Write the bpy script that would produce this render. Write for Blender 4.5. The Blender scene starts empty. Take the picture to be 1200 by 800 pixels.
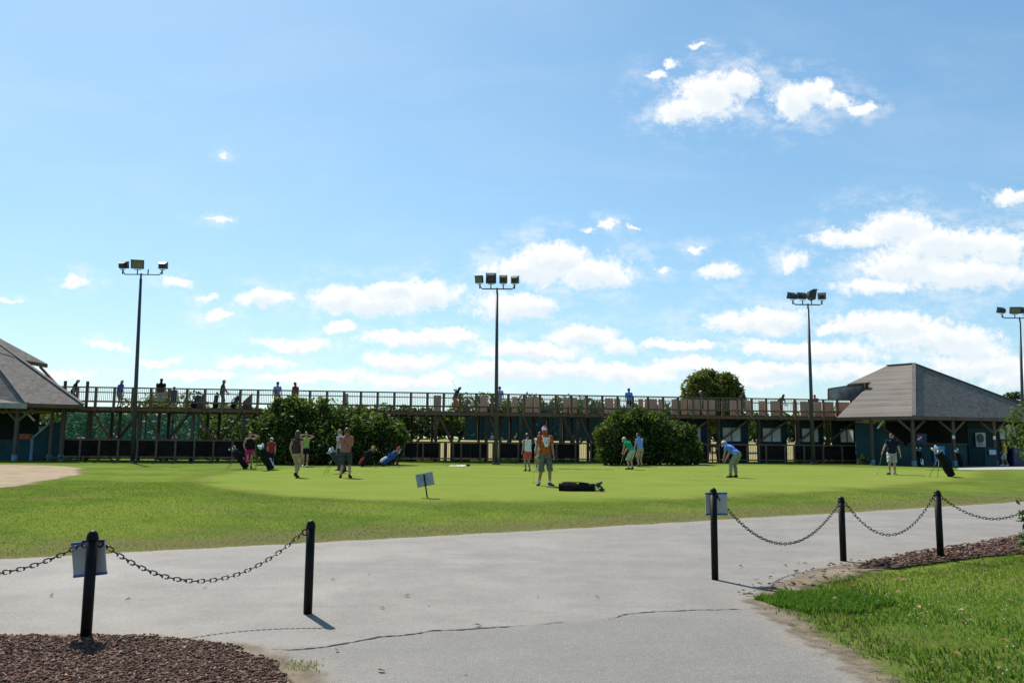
import bpy, bmesh, math, random
import numpy as np
from mathutils import Vector, Matrix, Euler, Quaternion
R = math.radians
rng = np.random.default_rng(7)
random.seed(7)
scn = bpy.context.scene
col = scn.collection

# ------------------------------------------------------------------ camera
CAM = Vector((0, 0, 1.7)); F = 960.0
PITCH = math.atan(114/960); ROLL = R(0.5)
CM = Matrix.Rotation(math.pi/2+PITCH, 3, 'X') @ Matrix.Rotation(ROLL, 3, 'Z')
cd = bpy.data.cameras.new("camera"); co = bpy.data.objects.new("camera", cd); col.objects.link(co)
co.matrix_world = Matrix.Translation(CAM) @ CM.to_4x4()
cd.sensor_width = 36; cd.lens = F/1200*36; cd.clip_end = 6000; cd.clip_start = .1
scn.camera = co

def ray(u, v):
    return CM @ Vector(((u-600)/F, (400-v)/F, -1))
def at(u, v, Y):
    d = ray(u, v); return CAM + d*(Y/d.y)
def proj(p):
    q = CM.transposed() @ (Vector(p)-CAM)
    return 600+F*q.x/-q.z, 400-F*q.y/-q.z
def sst(a, b, x):
    t = np.clip((x-a)/(b-a), 0, 1); return t*t*(3-2*t)
def zg(x, y):
    """height of the ground"""
    x = np.asarray(x, float); y = np.asarray(y, float)
    t = y-(15.3+.57*np.clip(x, -14, 20))
    z = .27*sst(0.3, 6.5, t)
    z = z + .07*sst(8, 24, x)*sst(2, 10, t)*(1-sst(34, 44, y))
    z = z - .06*sst(34, 48, y)*sst(4, -24, x)
    z = z + 1.15*sst(58, 150, y)
    z = z + .05*np.sin(x*.31+1.1)*np.sin(y*.23+.4)*sst(1.5, 6, t)*(1-sst(60, 90, y))
    return z
def gpt(u, v):
    """where a picture ray meets the ground"""
    d = ray(u, v); lo, hi = 2.0, 400.0
    f = lambda Y: (CAM+d*(Y/d.y)).z-float(zg((CAM+d*(Y/d.y)).x, Y))
    Y = 2.0
    while Y < 400 and f(Y) > 0: Y *= 1.02
    lo, hi = Y/1.02, Y
    for _ in range(30):
        m = (lo+hi)/2
        if f(m) > 0: lo = m
        else: hi = m
    return CAM+d*(hi/d.y)
def gnd(x, y, dz=0): return Vector((x, y, float(zg(x, y))+dz))
def gu(u, Y, dz=0):
    """ground point at depth Y seen in column u"""
    x = (u-600)/F*Y
    for _ in range(12):
        uu = proj((x, Y, float(zg(x, Y))))[0]; x += (u-uu)/F*Y
    return gnd(x, Y, dz)

# ------------------------------------------------------------------ materials
MATS = {}
def nodes(name):
    m = bpy.data.materials.new(name); m.use_nodes = True
    nt = m.node_tree; nt.nodes.clear()
    return m, nt
def N(nt, t, **kw):
    n = nt.nodes.new(t)
    for k, v in kw.items():
        if k.startswith('_'): setattr(n, k[1:], v)
        else: n.inputs[k.replace('__', ' ')].default_value = v
    return n
def L(nt, a, b): nt.links.new(a, b)
def mixc(nt, fac, a, b, mode='MIX'):
    n = nt.nodes.new('ShaderNodeMix'); n.data_type = 'RGBA'; n.blend_type = mode
    for i, x in ((0, fac), (6, a), (7, b)):
        if hasattr(x, 'is_linked') or isinstance(x, bpy.types.NodeSocket): L(nt, x, n.inputs[i])
        elif i == 0: n.inputs[0].default_value = x
        else: n.inputs[i].default_value = (*x, 1) if len(x) == 3 else x
    return n.outputs[2]
def math_(nt, op, a, b=None, c=None, clamp=False):
    n = nt.nodes.new('ShaderNodeMath'); n.operation = op; n.use_clamp = clamp
    for i, x in enumerate((a, b, c)):
        if x is None: continue
        if isinstance(x, bpy.types.NodeSocket): L(nt, x, n.inputs[i])
        else: n.inputs[i].default_value = x
    return n.outputs[0]
def mrange(nt, x, a, b, c=0, d=1, smooth=True):
    n = nt.nodes.new('ShaderNodeMapRange'); n.interpolation_type = 'SMOOTHSTEP' if smooth else 'LINEAR'
    L(nt, x, n.inputs[0])
    for i, v in enumerate((a, b, c, d)): n.inputs[i+1].default_value = v
    return n.outputs[0]
def noise(nt, vec, scale, detail=4, rough=.55, dist=0):
    n = N(nt, 'ShaderNodeTexNoise', Scale=scale, Detail=detail, Roughness=rough, Distortion=dist)
    if vec is not None: L(nt, vec, n.inputs['Vector'])
    return n.outputs['Fac']
def attr(nt, name): return N(nt, 'ShaderNodeAttribute', _attribute_name=name).outputs['Fac']
def coords(nt, k='Object'): return nt.nodes.new('ShaderNodeTexCoord').outputs[k]
def wpos(nt): return nt.nodes.new('ShaderNodeNewGeometry').outputs['Position']
def out(nt, sh):
    o = nt.nodes.new('ShaderNodeOutputMaterial'); L(nt, sh, o.inputs[0]); return o
def bsdf(nt, c, rough=.8, spec=.3, metal=0, normal=None):
    b = nt.nodes.new('ShaderNodeBsdfPrincipled')
    if isinstance(c, bpy.types.NodeSocket): L(nt, c, b.inputs['Base Color'])
    else: b.inputs['Base Color'].default_value = (*c, 1)
    if isinstance(rough, bpy.types.NodeSocket): L(nt, rough, b.inputs['Roughness'])
    else: b.inputs['Roughness'].default_value = rough
    b.inputs['Specular IOR Level'].default_value = spec; b.inputs['Metallic'].default_value = metal
    if normal is not None: L(nt, normal, b.inputs['Normal'])
    return b.outputs[0]
def bump(nt, h, strength=.4, dist=.01):
    b = N(nt, 'ShaderNodeBump', Strength=strength, Distance=dist); L(nt, h, b.inputs['Height']); return b.outputs[0]

def simple(name, c, rough=.8, spec=.3, metal=0, var=.18, scale=6, bmp=0, world=False):
    """a plain material whose colour wanders a little"""
    if name in MATS: return MATS[name]
    m, nt = nodes(name)
    v = wpos(nt) if world else coords(nt)
    f = noise(nt, v, scale, 5, .6)
    lo = tuple(x*(1-var) for x in c); hi = tuple(min(1, x*(1+var)) for x in c)
    cc = mixc(nt, mrange(nt, f, .3, .7), lo, hi)
    nrm = bump(nt, noise(nt, v, scale*5, 3), bmp, .01) if bmp else None
    out(nt, bsdf(nt, cc, rough, spec, metal, nrm)); MATS[name] = m
    return m
def wood(name, c, var=.35):
    if name in MATS: return MATS[name]
    m, nt = nodes(name); v = coords(nt)
    mp = N(nt, 'ShaderNodeMapping'); mp.inputs['Scale'].default_value = (9, 9, 1.2); L(nt, v, mp.inputs[0])
    f = noise(nt, mp.outputs[0], 2.2, 6, .65); g = noise(nt, v, .6, 3)
    c1 = mixc(nt, mrange(nt, f, .3, .75), tuple(x*(1-var) for x in c), tuple(x*(1+var) for x in c))
    c2 = mixc(nt, mrange(nt, g, .4, .7, 0, .45), c1, (.16, .14, .12))
    out(nt, bsdf(nt, c2, .85, .2, 0, bump(nt, f, .3, .01))); MATS[name] = m
    return m

def leafmat(name, a, b, c, trans=.35, patch=None):
    """leaf: three greens by a per-leaf number, some light comes through"""
    if name in MATS: return MATS[name]
    m, nt = nodes(name); r = attr(nt, 'rnd')
    k = mixc(nt, mrange(nt, r, 0, .6, smooth=False), a, b); k = mixc(nt, mrange(nt, r, .6, 1, smooth=False), k, c)
    v = wpos(nt)
    if patch:      # lusher and drier places in a lawn
        mp = N(nt, 'ShaderNodeMapping'); mp.inputs['Scale'].default_value = (.6, 1.2, 1); L(nt, v, mp.inputs[0])
        k = mixc(nt, mrange(nt, noise(nt, mp.outputs[0], .32, 5, .65), .48, .62, 0, .9), k, patch[0])
        k = mixc(nt, mrange(nt, noise(nt, v, .45, 6, .7, .5), .50, .62, 0, .9), k, patch[1])
        k = mixc(nt, mrange(nt, noise(nt, mp.outputs[0], 1.7, 4, .6), .54, .70, 0, .8), k, patch[2])
    if patch: k = mixc(nt, mrange(nt, noise(nt, v, 4.5, 4, .65), .35, .65, 0, .5), k, mixc(nt, .35, k, (.04, .06, .01)))
    d = bsdf(nt, k, .6, 0 if patch else .15)
    t = nt.nodes.new('ShaderNodeBsdfTranslucent')
    kt = mixc(nt, 1.0, k, (1.15, 1.25, .55), 'MULTIPLY'); L(nt, kt, t.inputs[0])
    mx = N(nt, 'ShaderNodeMixShader', Fac=trans); L(nt, d, mx.inputs[1]); L(nt, t.outputs[0], mx.inputs[2])
    out(nt, mx.outputs[0]); MATS[name] = m
    return m

# ------------------------------------------------------------------ mesh builder
class MB:
    def __init__(s): s.v = []; s.f = []; s.m = []
    def add(s, vs, fs, mi=0):
        o = len(s.v); s.v += [tuple(p) for p in vs]; s.f += [tuple(i+o for i in f) for f in fs]; s.m += [mi]*len(fs)
        return s
    def box(s, c, size, rot=None, mi=0, bevel=0, taper=1.0):
        x, y, z = (k/2 for k in size); c = Vector(c)
        if bevel <= 0:
            vs = [Vector((sx*x*(taper if sz > 0 else 1), sy*y*(taper if sz > 0 else 1), sz*z)) for sz in (-1, 1) for sy in (-1, 1) for sx in (-1, 1)]
            fs = [(0, 2, 3, 1), (4, 5, 7, 6), (0, 1, 5, 4), (2, 6, 7, 3), (0, 4, 6, 2), (1, 3, 7, 5)]
        else:
            bm = bmesh.new(); bmesh.ops.create_cube(bm, size=1)
            for q in bm.verts: q.co = Vector((q.co.x*size[0]*(taper if q.co.z > 0 else 1), q.co.y*size[1]*(taper if q.co.z > 0 else 1), q.co.z*size[2]))
            bmesh.ops.bevel(bm, geom=bm.edges[:], offset=bevel, segments=2, affect='EDGES')
            bm.verts.index_update(); vs = [q.co.copy() for q in bm.verts]; fs = [[q.index for q in f.verts] for f in bm.faces]; bm.free()
        if rot is not None: vs = [rot @ q for q in vs]
        return s.add([q+c for q in vs], fs, mi)
    def bar(s, a, b, w, h=None, mi=0, up=(0, 0, 1)):
        """square timber from a to b"""
        a, b = Vector(a), Vector(b); h = h or w; d = b-a; l = d.length; d.normalize()
        up = Vector(up)
        if abs(d.dot(up)) > .95: up = Vector((0, 1, 0))
        x = d.cross(up).normalized(); y = x.cross(d).normalized()
        m = Matrix((x, d, y)).transposed()
        return s.box((a+b)/2, (w, l, h), m, mi)
    def tube(s, pts, rad, n=10, mi=0, caps=True):
        pts = [Vector(p) for p in pts]
        if not hasattr(rad, '__len__'): rad = [rad]*len(pts)
        vs = []; fs = []; ref = None
        for i, p in enumerate(pts):
            d = (pts[min(i+1, len(pts)-1)]-pts[max(i-1, 0)]).normalized()
            if ref is None: ref = Vector((1, 0, 0)) if abs(d.x) < .8 else Vector((0, 1, 0))
            x = (ref-d*ref.dot(d)).normalized(); ref = x; y = d.cross(x)
            r = rad[i]; rx, ry = r if hasattr(r, '__len__') else (r, r)
            for k in range(n):
                t = 2*math.pi*k/n; vs.append(p+x*math.cos(t)*rx+y*math.sin(t)*ry)
        for i in range(len(pts)-1):
            for k in range(n):
                k2 = (k+1) % n; fs.append((i*n+k, i*n+k2, (i+1)*n+k2, (i+1)*n+k))
        if caps: fs.append(tuple(range(n))[::-1]); fs.append(tuple((len(pts)-1)*n+k for k in range(n)))
        return s.add(vs, fs, mi)
    def ell(s, c, r, rot=None, n=12, m=8, mi=0):
        c = Vector(c); vs = []; fs = []
        if not hasattr(r, '__len__'): r = (r, r, r)
        for i in range(m+1):
            a = math.pi*i/m
            for k in range(n):
                t = 2*math.pi*k/n; p = Vector((r[0]*math.sin(a)*math.cos(t), r[1]*math.sin(a)*math.sin(t), r[2]*math.cos(a)))
                vs.append((rot @ p if rot is not None else p)+c)
        for i in range(m):
            for k in range(n):
                k2 = (k+1) % n; fs.append((i*n+k, (i+1)*n+k, (i+1)*n+k2, i*n+k2))
        return s.add(vs, fs, mi)
    def prism(s, poly, off, mi=0):
        """polygon extruded by the vector off"""
        n = len(poly); a = [Vector(p) for p in poly]; b = [p+Vector(off) for p in a]
        fs = [tuple(range(n))[::-1], tuple(range(n, 2*n))]+[(i, (i+1) % n, n+(i+1) % n, n+i) for i in range(n)]
        return s.add(a+b, fs, mi)
    def build(s, name, mats, parent=None, origin=(0, 0, 0), smooth=False, kind=None, label=None):
        o = Vector(origin); me = bpy.data.meshes.new(name)
        me.from_pydata([tuple(Vector(p)-o) for p in s.v], [], s.f)
        if not isinstance(mats, (list, tuple)): mats = [mats]
        for m in mats: me.materials.append(m)
        if len(mats) > 1: me.polygons.foreach_set('material_index', s.m)
        bm = bmesh.new(); bm.from_mesh(me); bmesh.ops.remove_doubles(bm, verts=bm.verts, dist=1e-5); bmesh.ops.recalc_face_normals(bm, faces=bm.faces); bm.to_mesh(me); bm.free()
        if smooth: me.shade_smooth()
        ob = bpy.data.objects.new(name, me); col.objects.link(ob)
        if parent: ob.parent = parent
        else: ob.location = o
        if kind: ob['kind'] = kind
        if label: ob['label'] = label
        return ob
def raw(name, V, Fc, mat, parent=None, attrs=None, smooth=False, loc=(0, 0, 0), kind=None):
    """mesh from numpy arrays, all faces with the same corner count"""
    V = np.asarray(V, np.float32); Fc = np.asarray(Fc, np.int32); k = Fc.shape[1]
    me = bpy.data.meshes.new(name); me.vertices.add(len(V)); me.vertices.foreach_set('co', V.ravel())
    me.loops.add(Fc.size); me.loops.foreach_set('vertex_index', Fc.ravel())
    me.polygons.add(len(Fc)); me.polygons.foreach_set('loop_start', np.arange(0, Fc.size, k, dtype=np.int32))
    me.polygons.foreach_set('loop_total', np.full(len(Fc), k, np.int32))
    for an, av in (attrs or {}).items():
        a = me.attributes.new(an, 'FLOAT', 'POINT'); a.data.foreach_set('value', np.asarray(av, np.float32))
    me.update(calc_edges=True); me.validate()
    for m in (mat if isinstance(mat, list) else [mat]): me.materials.append(m)
    if smooth: me.shade_smooth()
    ob = bpy.data.objects.new(name, me); col.objects.link(ob); ob.location = loc
    if parent: ob.parent = parent
    if kind: ob['kind'] = kind
    return ob
def tag(o, label, cat, group=None):
    o['label'] = label; o['category'] = cat
    if group: o['group'] = group
    return o
def thing(name, loc, label, cat, group=None, rz=0):
    o = bpy.data.objects.new(name, None); col.objects.link(o); o.location = loc; o.rotation_euler = (0, 0, rz)
    o.empty_display_size = .2
    return tag(o, label, cat, group)
def copy_tree(o, parent=None):
    c = o.copy(); col.objects.link(c); c.parent = parent
    for ch in list(o.children): copy_tree(ch, c)
    return c

# ------------------------------------------------------------------ world: sky with cumulus, sun
SUN_EL, SUN_AZ = R(50), R(-30)           # azimuth from +Y, negative = left
def make_world():
    w = bpy.data.worlds.new("World"); scn.world = w; w.use_nodes = True
    nt = w.node_tree; nt.nodes.clear()
    sky = nt.nodes.new('ShaderNodeTexSky'); sky.sky_type = 'NISHITA'; sky.sun_disc = False
    sky.sun_elevation = SUN_EL; sky.sun_rotation = SUN_AZ; sky.altitude = 100
    sky.air_density = SKY_AIR; sky.dust_density = SKY_DUST; sky.ozone_density = SKY_OZONE
    g = nt.nodes.new('ShaderNodeTexCoord'); sp = nt.nodes.new('ShaderNodeSeparateXYZ'); L(nt, g.outputs['Generated'], sp.inputs[0])
    y = math_(nt, 'MAXIMUM', sp.outputs[1], .02)
    X = math_(nt, 'DIVIDE', sp.outputs[0], y); Z = math_(nt, 'DIVIDE', sp.outputs[2], y)
    cb = nt.nodes.new('ShaderNodeCombineXYZ'); L(nt, X, cb.inputs[0]); L(nt, Z, cb.inputs[1])
    P = cb.outputs[0]
    def vm(op, a, b=None, c=None):
        n = nt.nodes.new('ShaderNodeVectorMath'); n.operation = op
        for i, x in enumerate((a, b, c)):
            if x is None: continue
            if isinstance(x, bpy.types.NodeSocket): L(nt, x, n.inputs[i])
            else: n.inputs[i].default_value = x
        return n.outputs['Value'] if op in ('LENGTH', 'DOT_PRODUCT') else n.outputs[0]
    def warp(P):
        a = nt.nodes.new('ShaderNodeTexNoise'); a.inputs['Scale'].default_value = 13; a.inputs['Detail'].default_value = 3; L(nt, P, a.inputs[0])
        b = nt.nodes.new('ShaderNodeTexNoise'); b.inputs['Scale'].default_value = 38; b.inputs['Detail'].default_value = 8; b.inputs['Roughness'].default_value = .62; L(nt, P, b.inputs[0])
        q = vm('MULTIPLY_ADD', a.outputs['Color'], (.05, .028, 0), P)
        c = nt.nodes.new('ShaderNodeTexNoise'); c.inputs['Scale'].default_value = 110; c.inputs['Detail'].default_value = 6; c.inputs['Roughness'].default_value = .65; L(nt, P, c.inputs[0])
        q = vm('MULTIPLY_ADD', b.outputs['Color'], (.034, .024, 0), q); q = vm('MULTIPLY_ADD', c.outputs['Color'], (.014, .011, 0), q)
        return vm('ADD', q, (-.049, -.0315, 0))
    Q = warp(P)
    def field(Q):
        acc = None
        for (u, v, rx, ry, *off) in CLOUDS:
            d = ray(u, v); sx, sy = F/(rx*1.25), F/(ry*1.3)
            e = vm('MULTIPLY_ADD', Q, (sx, sy, 0), (-d.x/d.y*sx, -d.z/d.y*sy, 0))
            l = vm('LENGTH', e)
            if off: l = math_(nt, 'ADD', l, off[0])
            acc = l if acc is None else math_(nt, 'SMOOTH_MIN', acc, l, .12)
        return acc
    d1 = field(Q)
    d2 = field(vm('ADD', Q, (-.004, .0095, 0)))
    fine = noise(nt, P, 70, 8, .7)
    e1 = math_(nt, 'ADD', d1, math_(nt, 'MULTIPLY_ADD', fine, 1.5, -.75))
    mask = mrange(nt, e1, 1.22, .50)
    wisp = math_(nt, 'MULTIPLY', mrange(nt, d1, 2.9, .8), mrange(nt, noise(nt, vm('MULTIPLY', P, (1, 1.8, 1)), 17, 8, .68), .42, .72, 0, .55))
    # thin high veil, broad and faint, more of it low down
    veil = mrange(nt, noise(nt, vm('MULTIPLY', P, (1, 3.2, 1)), 2.6, 6, .6, .4), .42, .8, 0, .10)
    mask = math_(nt, 'MAXIMUM', math_(nt, 'MAXIMUM', mask, wisp), veil)
    up = mrange(nt, sp.outputs[1], .02, .12)
    mask = math_(nt, 'MULTIPLY', math_(nt, 'MULTIPLY', mask, up), mrange(nt, Z, -.01, .02))
    core = mrange(nt, math_(nt, 'ADD', d2, math_(nt, 'MULTIPLY_ADD', noise(nt, P, 30, 6, .6), 1.1, -.55)), 1.05, .15)
    cc = mixc(nt, core, CLOUD_LIT, CLOUD_DARK)
    tint = mixc(nt, 1.0, sky.outputs[0], SKY_TINT, 'MULTIPLY')
    tint = vm('DIVIDE', tint, vm('MULTIPLY_ADD', tint, (.062, .062, .054), (1, 1, 1)))      # soft shoulder: the sky near the sun does not burn out
    allc = mixc(nt, mask, tint, cc)
    bg = nt.nodes.new('ShaderNodeBackground'); bg.inputs[1].default_value = SKY_STRENGTH
    L(nt, allc, bg.inputs[0])
    o = nt.nodes.new('ShaderNodeOutputWorld'); L(nt, bg.outputs[0], o.inputs[0])
    w.cycles.sampling_method = 'MANUAL'; w.cycles.sample_map_resolution = 512
CLOUDS = [(798,130,26,15),(832,112,40,24),(866,98,24,17),(935,122,24,20),(958,110,22,15),(986,119,18,10),(1012,127,14,7),(790,72,11,8,.2),(772,86,17,5,.2),(816,55,8,4,.25),
 (1188,232,26,10),(1000,282,46,9),(1048,268,40,18),(1105,288,60,19),(1170,292,46,20),(1060,312,60,16),(1130,320,80,17),(1030,334,46,8),
 (930,306,24,13,.25),(843,317,20,11),(813,289,16,6,.25),(618,314,46,18),(652,300,40,15),(690,316,42,18),(718,322,20,11),(598,361,44,13),(625,356,22,11),
 (398,346,32,13),(440,353,58,14),(500,343,44,14),(460,338,30,8),(311,349,28,9),(348,403,46,7),(240,346,14,6,.25),(255,368,22,7,.3),(203,329,22,7,.25),(88,330,15,8,.2),
 (12,350,13,4,.25),(260,253,26,6,.45),(264,186,10,6,.5),(404,384,20,6),(488,399,58,8),(532,393,20,8),(470,425,46,9),(620,410,58,10),(682,392,40,11),(725,404,24,10),
 (655,434,66,10),(585,434,54,11),(735,438,60,10),(880,380,46,12),(912,370,30,11),(1042,378,62,14),(998,382,40,8),(1090,396,74,14),(920,409,52,9),(965,412,60,12),
 (1130,406,44,13),(1150,425,60,12),(908,436,54,10),(1010,436,62,9),(800,405,40,6),(812,430,46,8),(300,424,42,6),(130,408,20,4),(238,438,46,5),(182,422,22,5),
 (716,262,12,8,.4),(690,267,18,5,.45),(775,318,10,5,.4),(740,268,9,4,.5),(1185,440,40,14),(360,440,60,7),(480,446,60,8),(870,448,60,8),(60,440,40,5)]
SKY_AIR, SKY_DUST, SKY_OZONE, SKY_STRENGTH = 1.0, .55, 1.6, .112
CLOUD_LIT, CLOUD_DARK = (6.5, 6.5, 6.5), (5.1, 5.6, 5.95)
SKY_TINT = (.80, 1.13, 1.24)
make_world()
sl = bpy.data.lights.new("sun", 'SUN'); sl.energy = 5.0; sl.angle = R(.53); sl.color = (1, .94, .84)
so = bpy.data.objects.new("sun", sl); col.objects.link(so); so.location = (-20, 30, 40)
sd = Vector((math.sin(SUN_AZ)*math.cos(SUN_EL), math.cos(SUN_AZ)*math.cos(SUN_EL), math.sin(SUN_EL)))
so.rotation_euler = sd.to_track_quat('Z', 'Y').to_euler()
vs = scn.view_settings
vs.view_transform = 'Standard'; vs.look = 'None'; vs.gamma = 1; vs.use_curve_mapping = False; vs.exposure = 0.55
scn.cycles.max_bounces = 6; scn.cycles.transparent_max_bounces = 24; scn.cycles.use_denoising = True
scn.cycles.sample_clamp_indirect = 6
# ------------------------------------------------------------------ the ground and its sheets
def pdist(P, poly):
    """signed distance of points to a polygon, positive inside"""
    P = np.asarray(P); poly = np.asarray(poly, float); n = len(poly)
    best = np.full(len(P), 1e9); ins = np.zeros(len(P), bool)
    for i in range(n):
        a, b = poly[i], poly[(i+1) % n]; ab = b-a
        t = np.clip(((P-a) @ ab)/(ab @ ab), 0, 1)
        best = np.minimum(best, np.hypot(*(P-a-t[:, None]*ab).T))
        c = ((a[1] > P[:, 1]) != (b[1] > P[:, 1]))
        with np.errstate(divide='ignore', invalid='ignore'):
            xi = (b[0]-a[0])*(P[:, 1]-a[1])/(b[1]-a[1])+a[0]
        ins ^= c & (P[:, 0] < xi)
    return np.where(ins, best, -best)
def smoothpoly(pts, it=2):
    p = np.asarray(pts, float)
    for _ in range(it):
        q = np.roll(p, -1, 0); p = np.stack([.75*p+.25*q, .25*p+.75*q], 1).reshape(-1, 2)
    return p
PATH = np.array([(-40,-6),(-16,5.9),(-7.1,11.35),(-4.1,13.0),(0,15.25),(4.4,17.9),(10,21.2),(14.5,24.0),(40,39),(40,32),(14,18.2),(9.5,15.3),(7,13.4),(5.07,11.9),(4.05,10.8),
 (3.1,9.6),(2.66,8.9),(2.62,8.1),(2.66,7.1),(2.66,5.8),(2.6,3),(2.6,-5),(-1,-5),(-1.05,3),(-1.3,5.6),(-1.62,6.2),(-2.2,6.78),(-2.96,7.08),(-4.4,7.0),(-8,6.8),(-14,2),(-40,-14)])
MULCH1 = np.array([(-1.28,5.0),(-1.55,5.9),(-1.72,6.25),(-2.2,6.74),(-3.0,7.0),(-4.4,6.95),(-8,6.75),(-12,4),(-8,1.5),(-1.0,1.5)])
MULCH2 = np.array([(4.6,11.2),(5.2,12.0),(7.05,13.45),(9.5,15.35),(14,18.2),(14,16.6),(9.2,13.5),(7.2,12.6),(6.2,12.0),(5.2,11.3)])
SANDP = smoothpoly([tuple(gpt(u, v).xy) for u, v in ((0,572),(38,567),(72,561),(97,553),(90,547.5),(55,545),(0,544.5),(-80,545),(-110,556),(-60,574))])
GREEN = smoothpoly([tuple(gpt(u, v).xy) for u, v in ((215,563),(300,580),(430,586),(600,588),(760,587),(930,578),(1060,569),(1150,559),(1160,552),(1060,547.5),(860,545),(620,545),(420,546),(280,550))])
WALK = np.array([(24,44.5),(40,46),(46,60),(38,60),(36,50.5),(30,49.5),(26,48.2)])

def grid(x0, x1, y0, y1, sx, sy):
    xs = np.arange(x0, x1+sx/2, sx) if np.isscalar(sx) else sx
    ys = np.arange(y0, y1+sy/2, sy) if np.isscalar(sy) else sy
    A, B = np.meshgrid(xs, ys); P = np.stack([A.ravel(), B.ravel()], 1); n = len(xs)
    i = (np.arange(len(ys)-1)[:, None]*n+np.arange(n-1)).ravel()
    return P, np.stack([i, i+1, i+n+1, i+n], 1)
def sheet(name, poly, step, dz, mat, margin=.5, bounds=None, hump=0):
    b = bounds or (poly[:, 0].min()-margin, poly[:, 0].max()+margin, poly[:, 1].min()-margin, poly[:, 1].max()+margin)
    P, Q = grid(b[0], b[1], b[2], b[3], step, step)
    d = pdist(P, poly); keep = (d[Q] > -margin).any(1); Q = Q[keep]
    used = np.unique(Q); mp = np.full(len(P), -1); mp[used] = np.arange(len(used)); P = P[used]; d = d[used]
    z = zg(P[:, 0], P[:, 1])+dz+hump*sst(-.1, .5, d)
    return raw(name, np.column_stack([P, z]), mp[Q], mat, attrs={'d': d}, smooth=True, kind='structure')
def ragged(nt, sh, amp=.18, sc=2.2, off=0.0, soft=.05):
    """the sheet's own edge is torn along a noise line"""
    v = wpos(nt)
    n1 = math_(nt, 'MULTIPLY_ADD', noise(nt, v, sc, 3), amp*2.2, -amp*1.1)
    n2 = math_(nt, 'MULTIPLY_ADD', noise(nt, v, sc*9, 4, .7), amp*1.4, -amp*.7)
    e = math_(nt, 'ADD', math_(nt, 'ADD', attr(nt, 'd'), n1), n2)
    k = mrange(nt, e, off-soft, off+soft)
    tr = nt.nodes.new('ShaderNodeBsdfTransparent'); mx = nt.nodes.new('ShaderNodeMixShader')
    L(nt, k, mx.inputs[0]); L(nt, tr.outputs[0], mx.inputs[1]); L(nt, sh, mx.inputs[2]); return mx.outputs[0]

# lawn
def lawn_mat():
    m, nt = nodes('lawn_grass'); v = wpos(nt)
    big = noise(nt, v, .22, 4, .6); mid = noise(nt, v, 1.1, 5, .65, .3); fine = noise(nt, v, 26, 6, .75)
    mp = N(nt, 'ShaderNodeMapping'); mp.inputs['Scale'].default_value = (.5, 1.5, 1); L(nt, v, mp.inputs[0])
    streak = noise(nt, mp.outputs[0], .7, 5, .6)
    c = mixc(nt, mrange(nt, mid, .32, .68), (.088, .150, .024), (.134, .192, .034))
    c = mixc(nt, mrange(nt, big, .46, .60, 0, .85), c, (.180, .245, .035))
    c = mixc(nt, mrange(nt, streak, .53, .70, 0, .6), c, (.205, .180, .075))
    dry = math_(nt, 'ADD', attr(nt, 'dry'), math_(nt, 'MULTIPLY_ADD', mid, 1.3, -.65))
    c = mixc(nt, mrange(nt, dry, .25, .95, 0, .85), c, (.17, .145, .075))
    c = mixc(nt, mrange(nt, attr(nt, 'soil'), .1, .9), c, (.10, .085, .05))
    c = mixc(nt, mrange(nt, fine, .25, .75, 0, .75), mixc(nt, .40, c, (.03, .05, .01)), mixc(nt, .14, c, (.28, .31, .11)))
    c = mixc(nt, mrange(nt, attr(nt, 'far'), 0, 1), c, mixc(nt, mrange(nt, mid, .35, .7), (.30, .245, .12), (.22, .20, .09)))
    h = math_(nt, 'ADD', noise(nt, v, 40, 4, .7), math_(nt, 'MULTIPLY', noise(nt, v, 6, 3), 1.4))
    b = bsdf(nt, c, .9, 0, 0, bump(nt, h, .9, .03))
    out(nt, b); return m
xs = np.unique(np.concatenate([-np.geomspace(40, 1800, 26)[::-1], np.arange(-40, 40.1, .5), np.geomspace(40, 1800, 26)]))
ys = np.unique(np.concatenate([-np.geomspace(6, 300, 12)[::-1], np.arange(-6, 62, .5), np.geomspace(62, 3000, 40)]))
P, Q = grid(0, 0, 0, 0, xs, ys)
dp = -pdist(P, PATH); dgn = pdist(P, GREEN)
verge = (P[:, 1] > 15.3+.57*P[:, 0]).astype(float)
dry = np.clip(1.1-dp/3.0, 0, 1)*verge*1.0 + np.clip(1-dp/.55, 0, 1)*(1-verge)*.9
dry += .25*np.clip(1-np.abs(-pdist(P, SANDP))/3, 0, 1)
soil = (1-sst(4.4, 5.2, P[:, 1]+0*P[:, 0]))*0
raw('lawn', np.column_stack([P, zg(P[:, 0], P[:, 1])]), Q, lawn_mat(), smooth=True, kind='structure',
    attrs={'dry': dry, 'soil': soil, 'far': sst(54, 58, P[:, 1]-.15*P[:, 0])*(1-sst(170, 200, P[:, 1]))*sst(-.22, -.14, P[:, 0]/np.maximum(P[:, 1], 1))})

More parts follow.
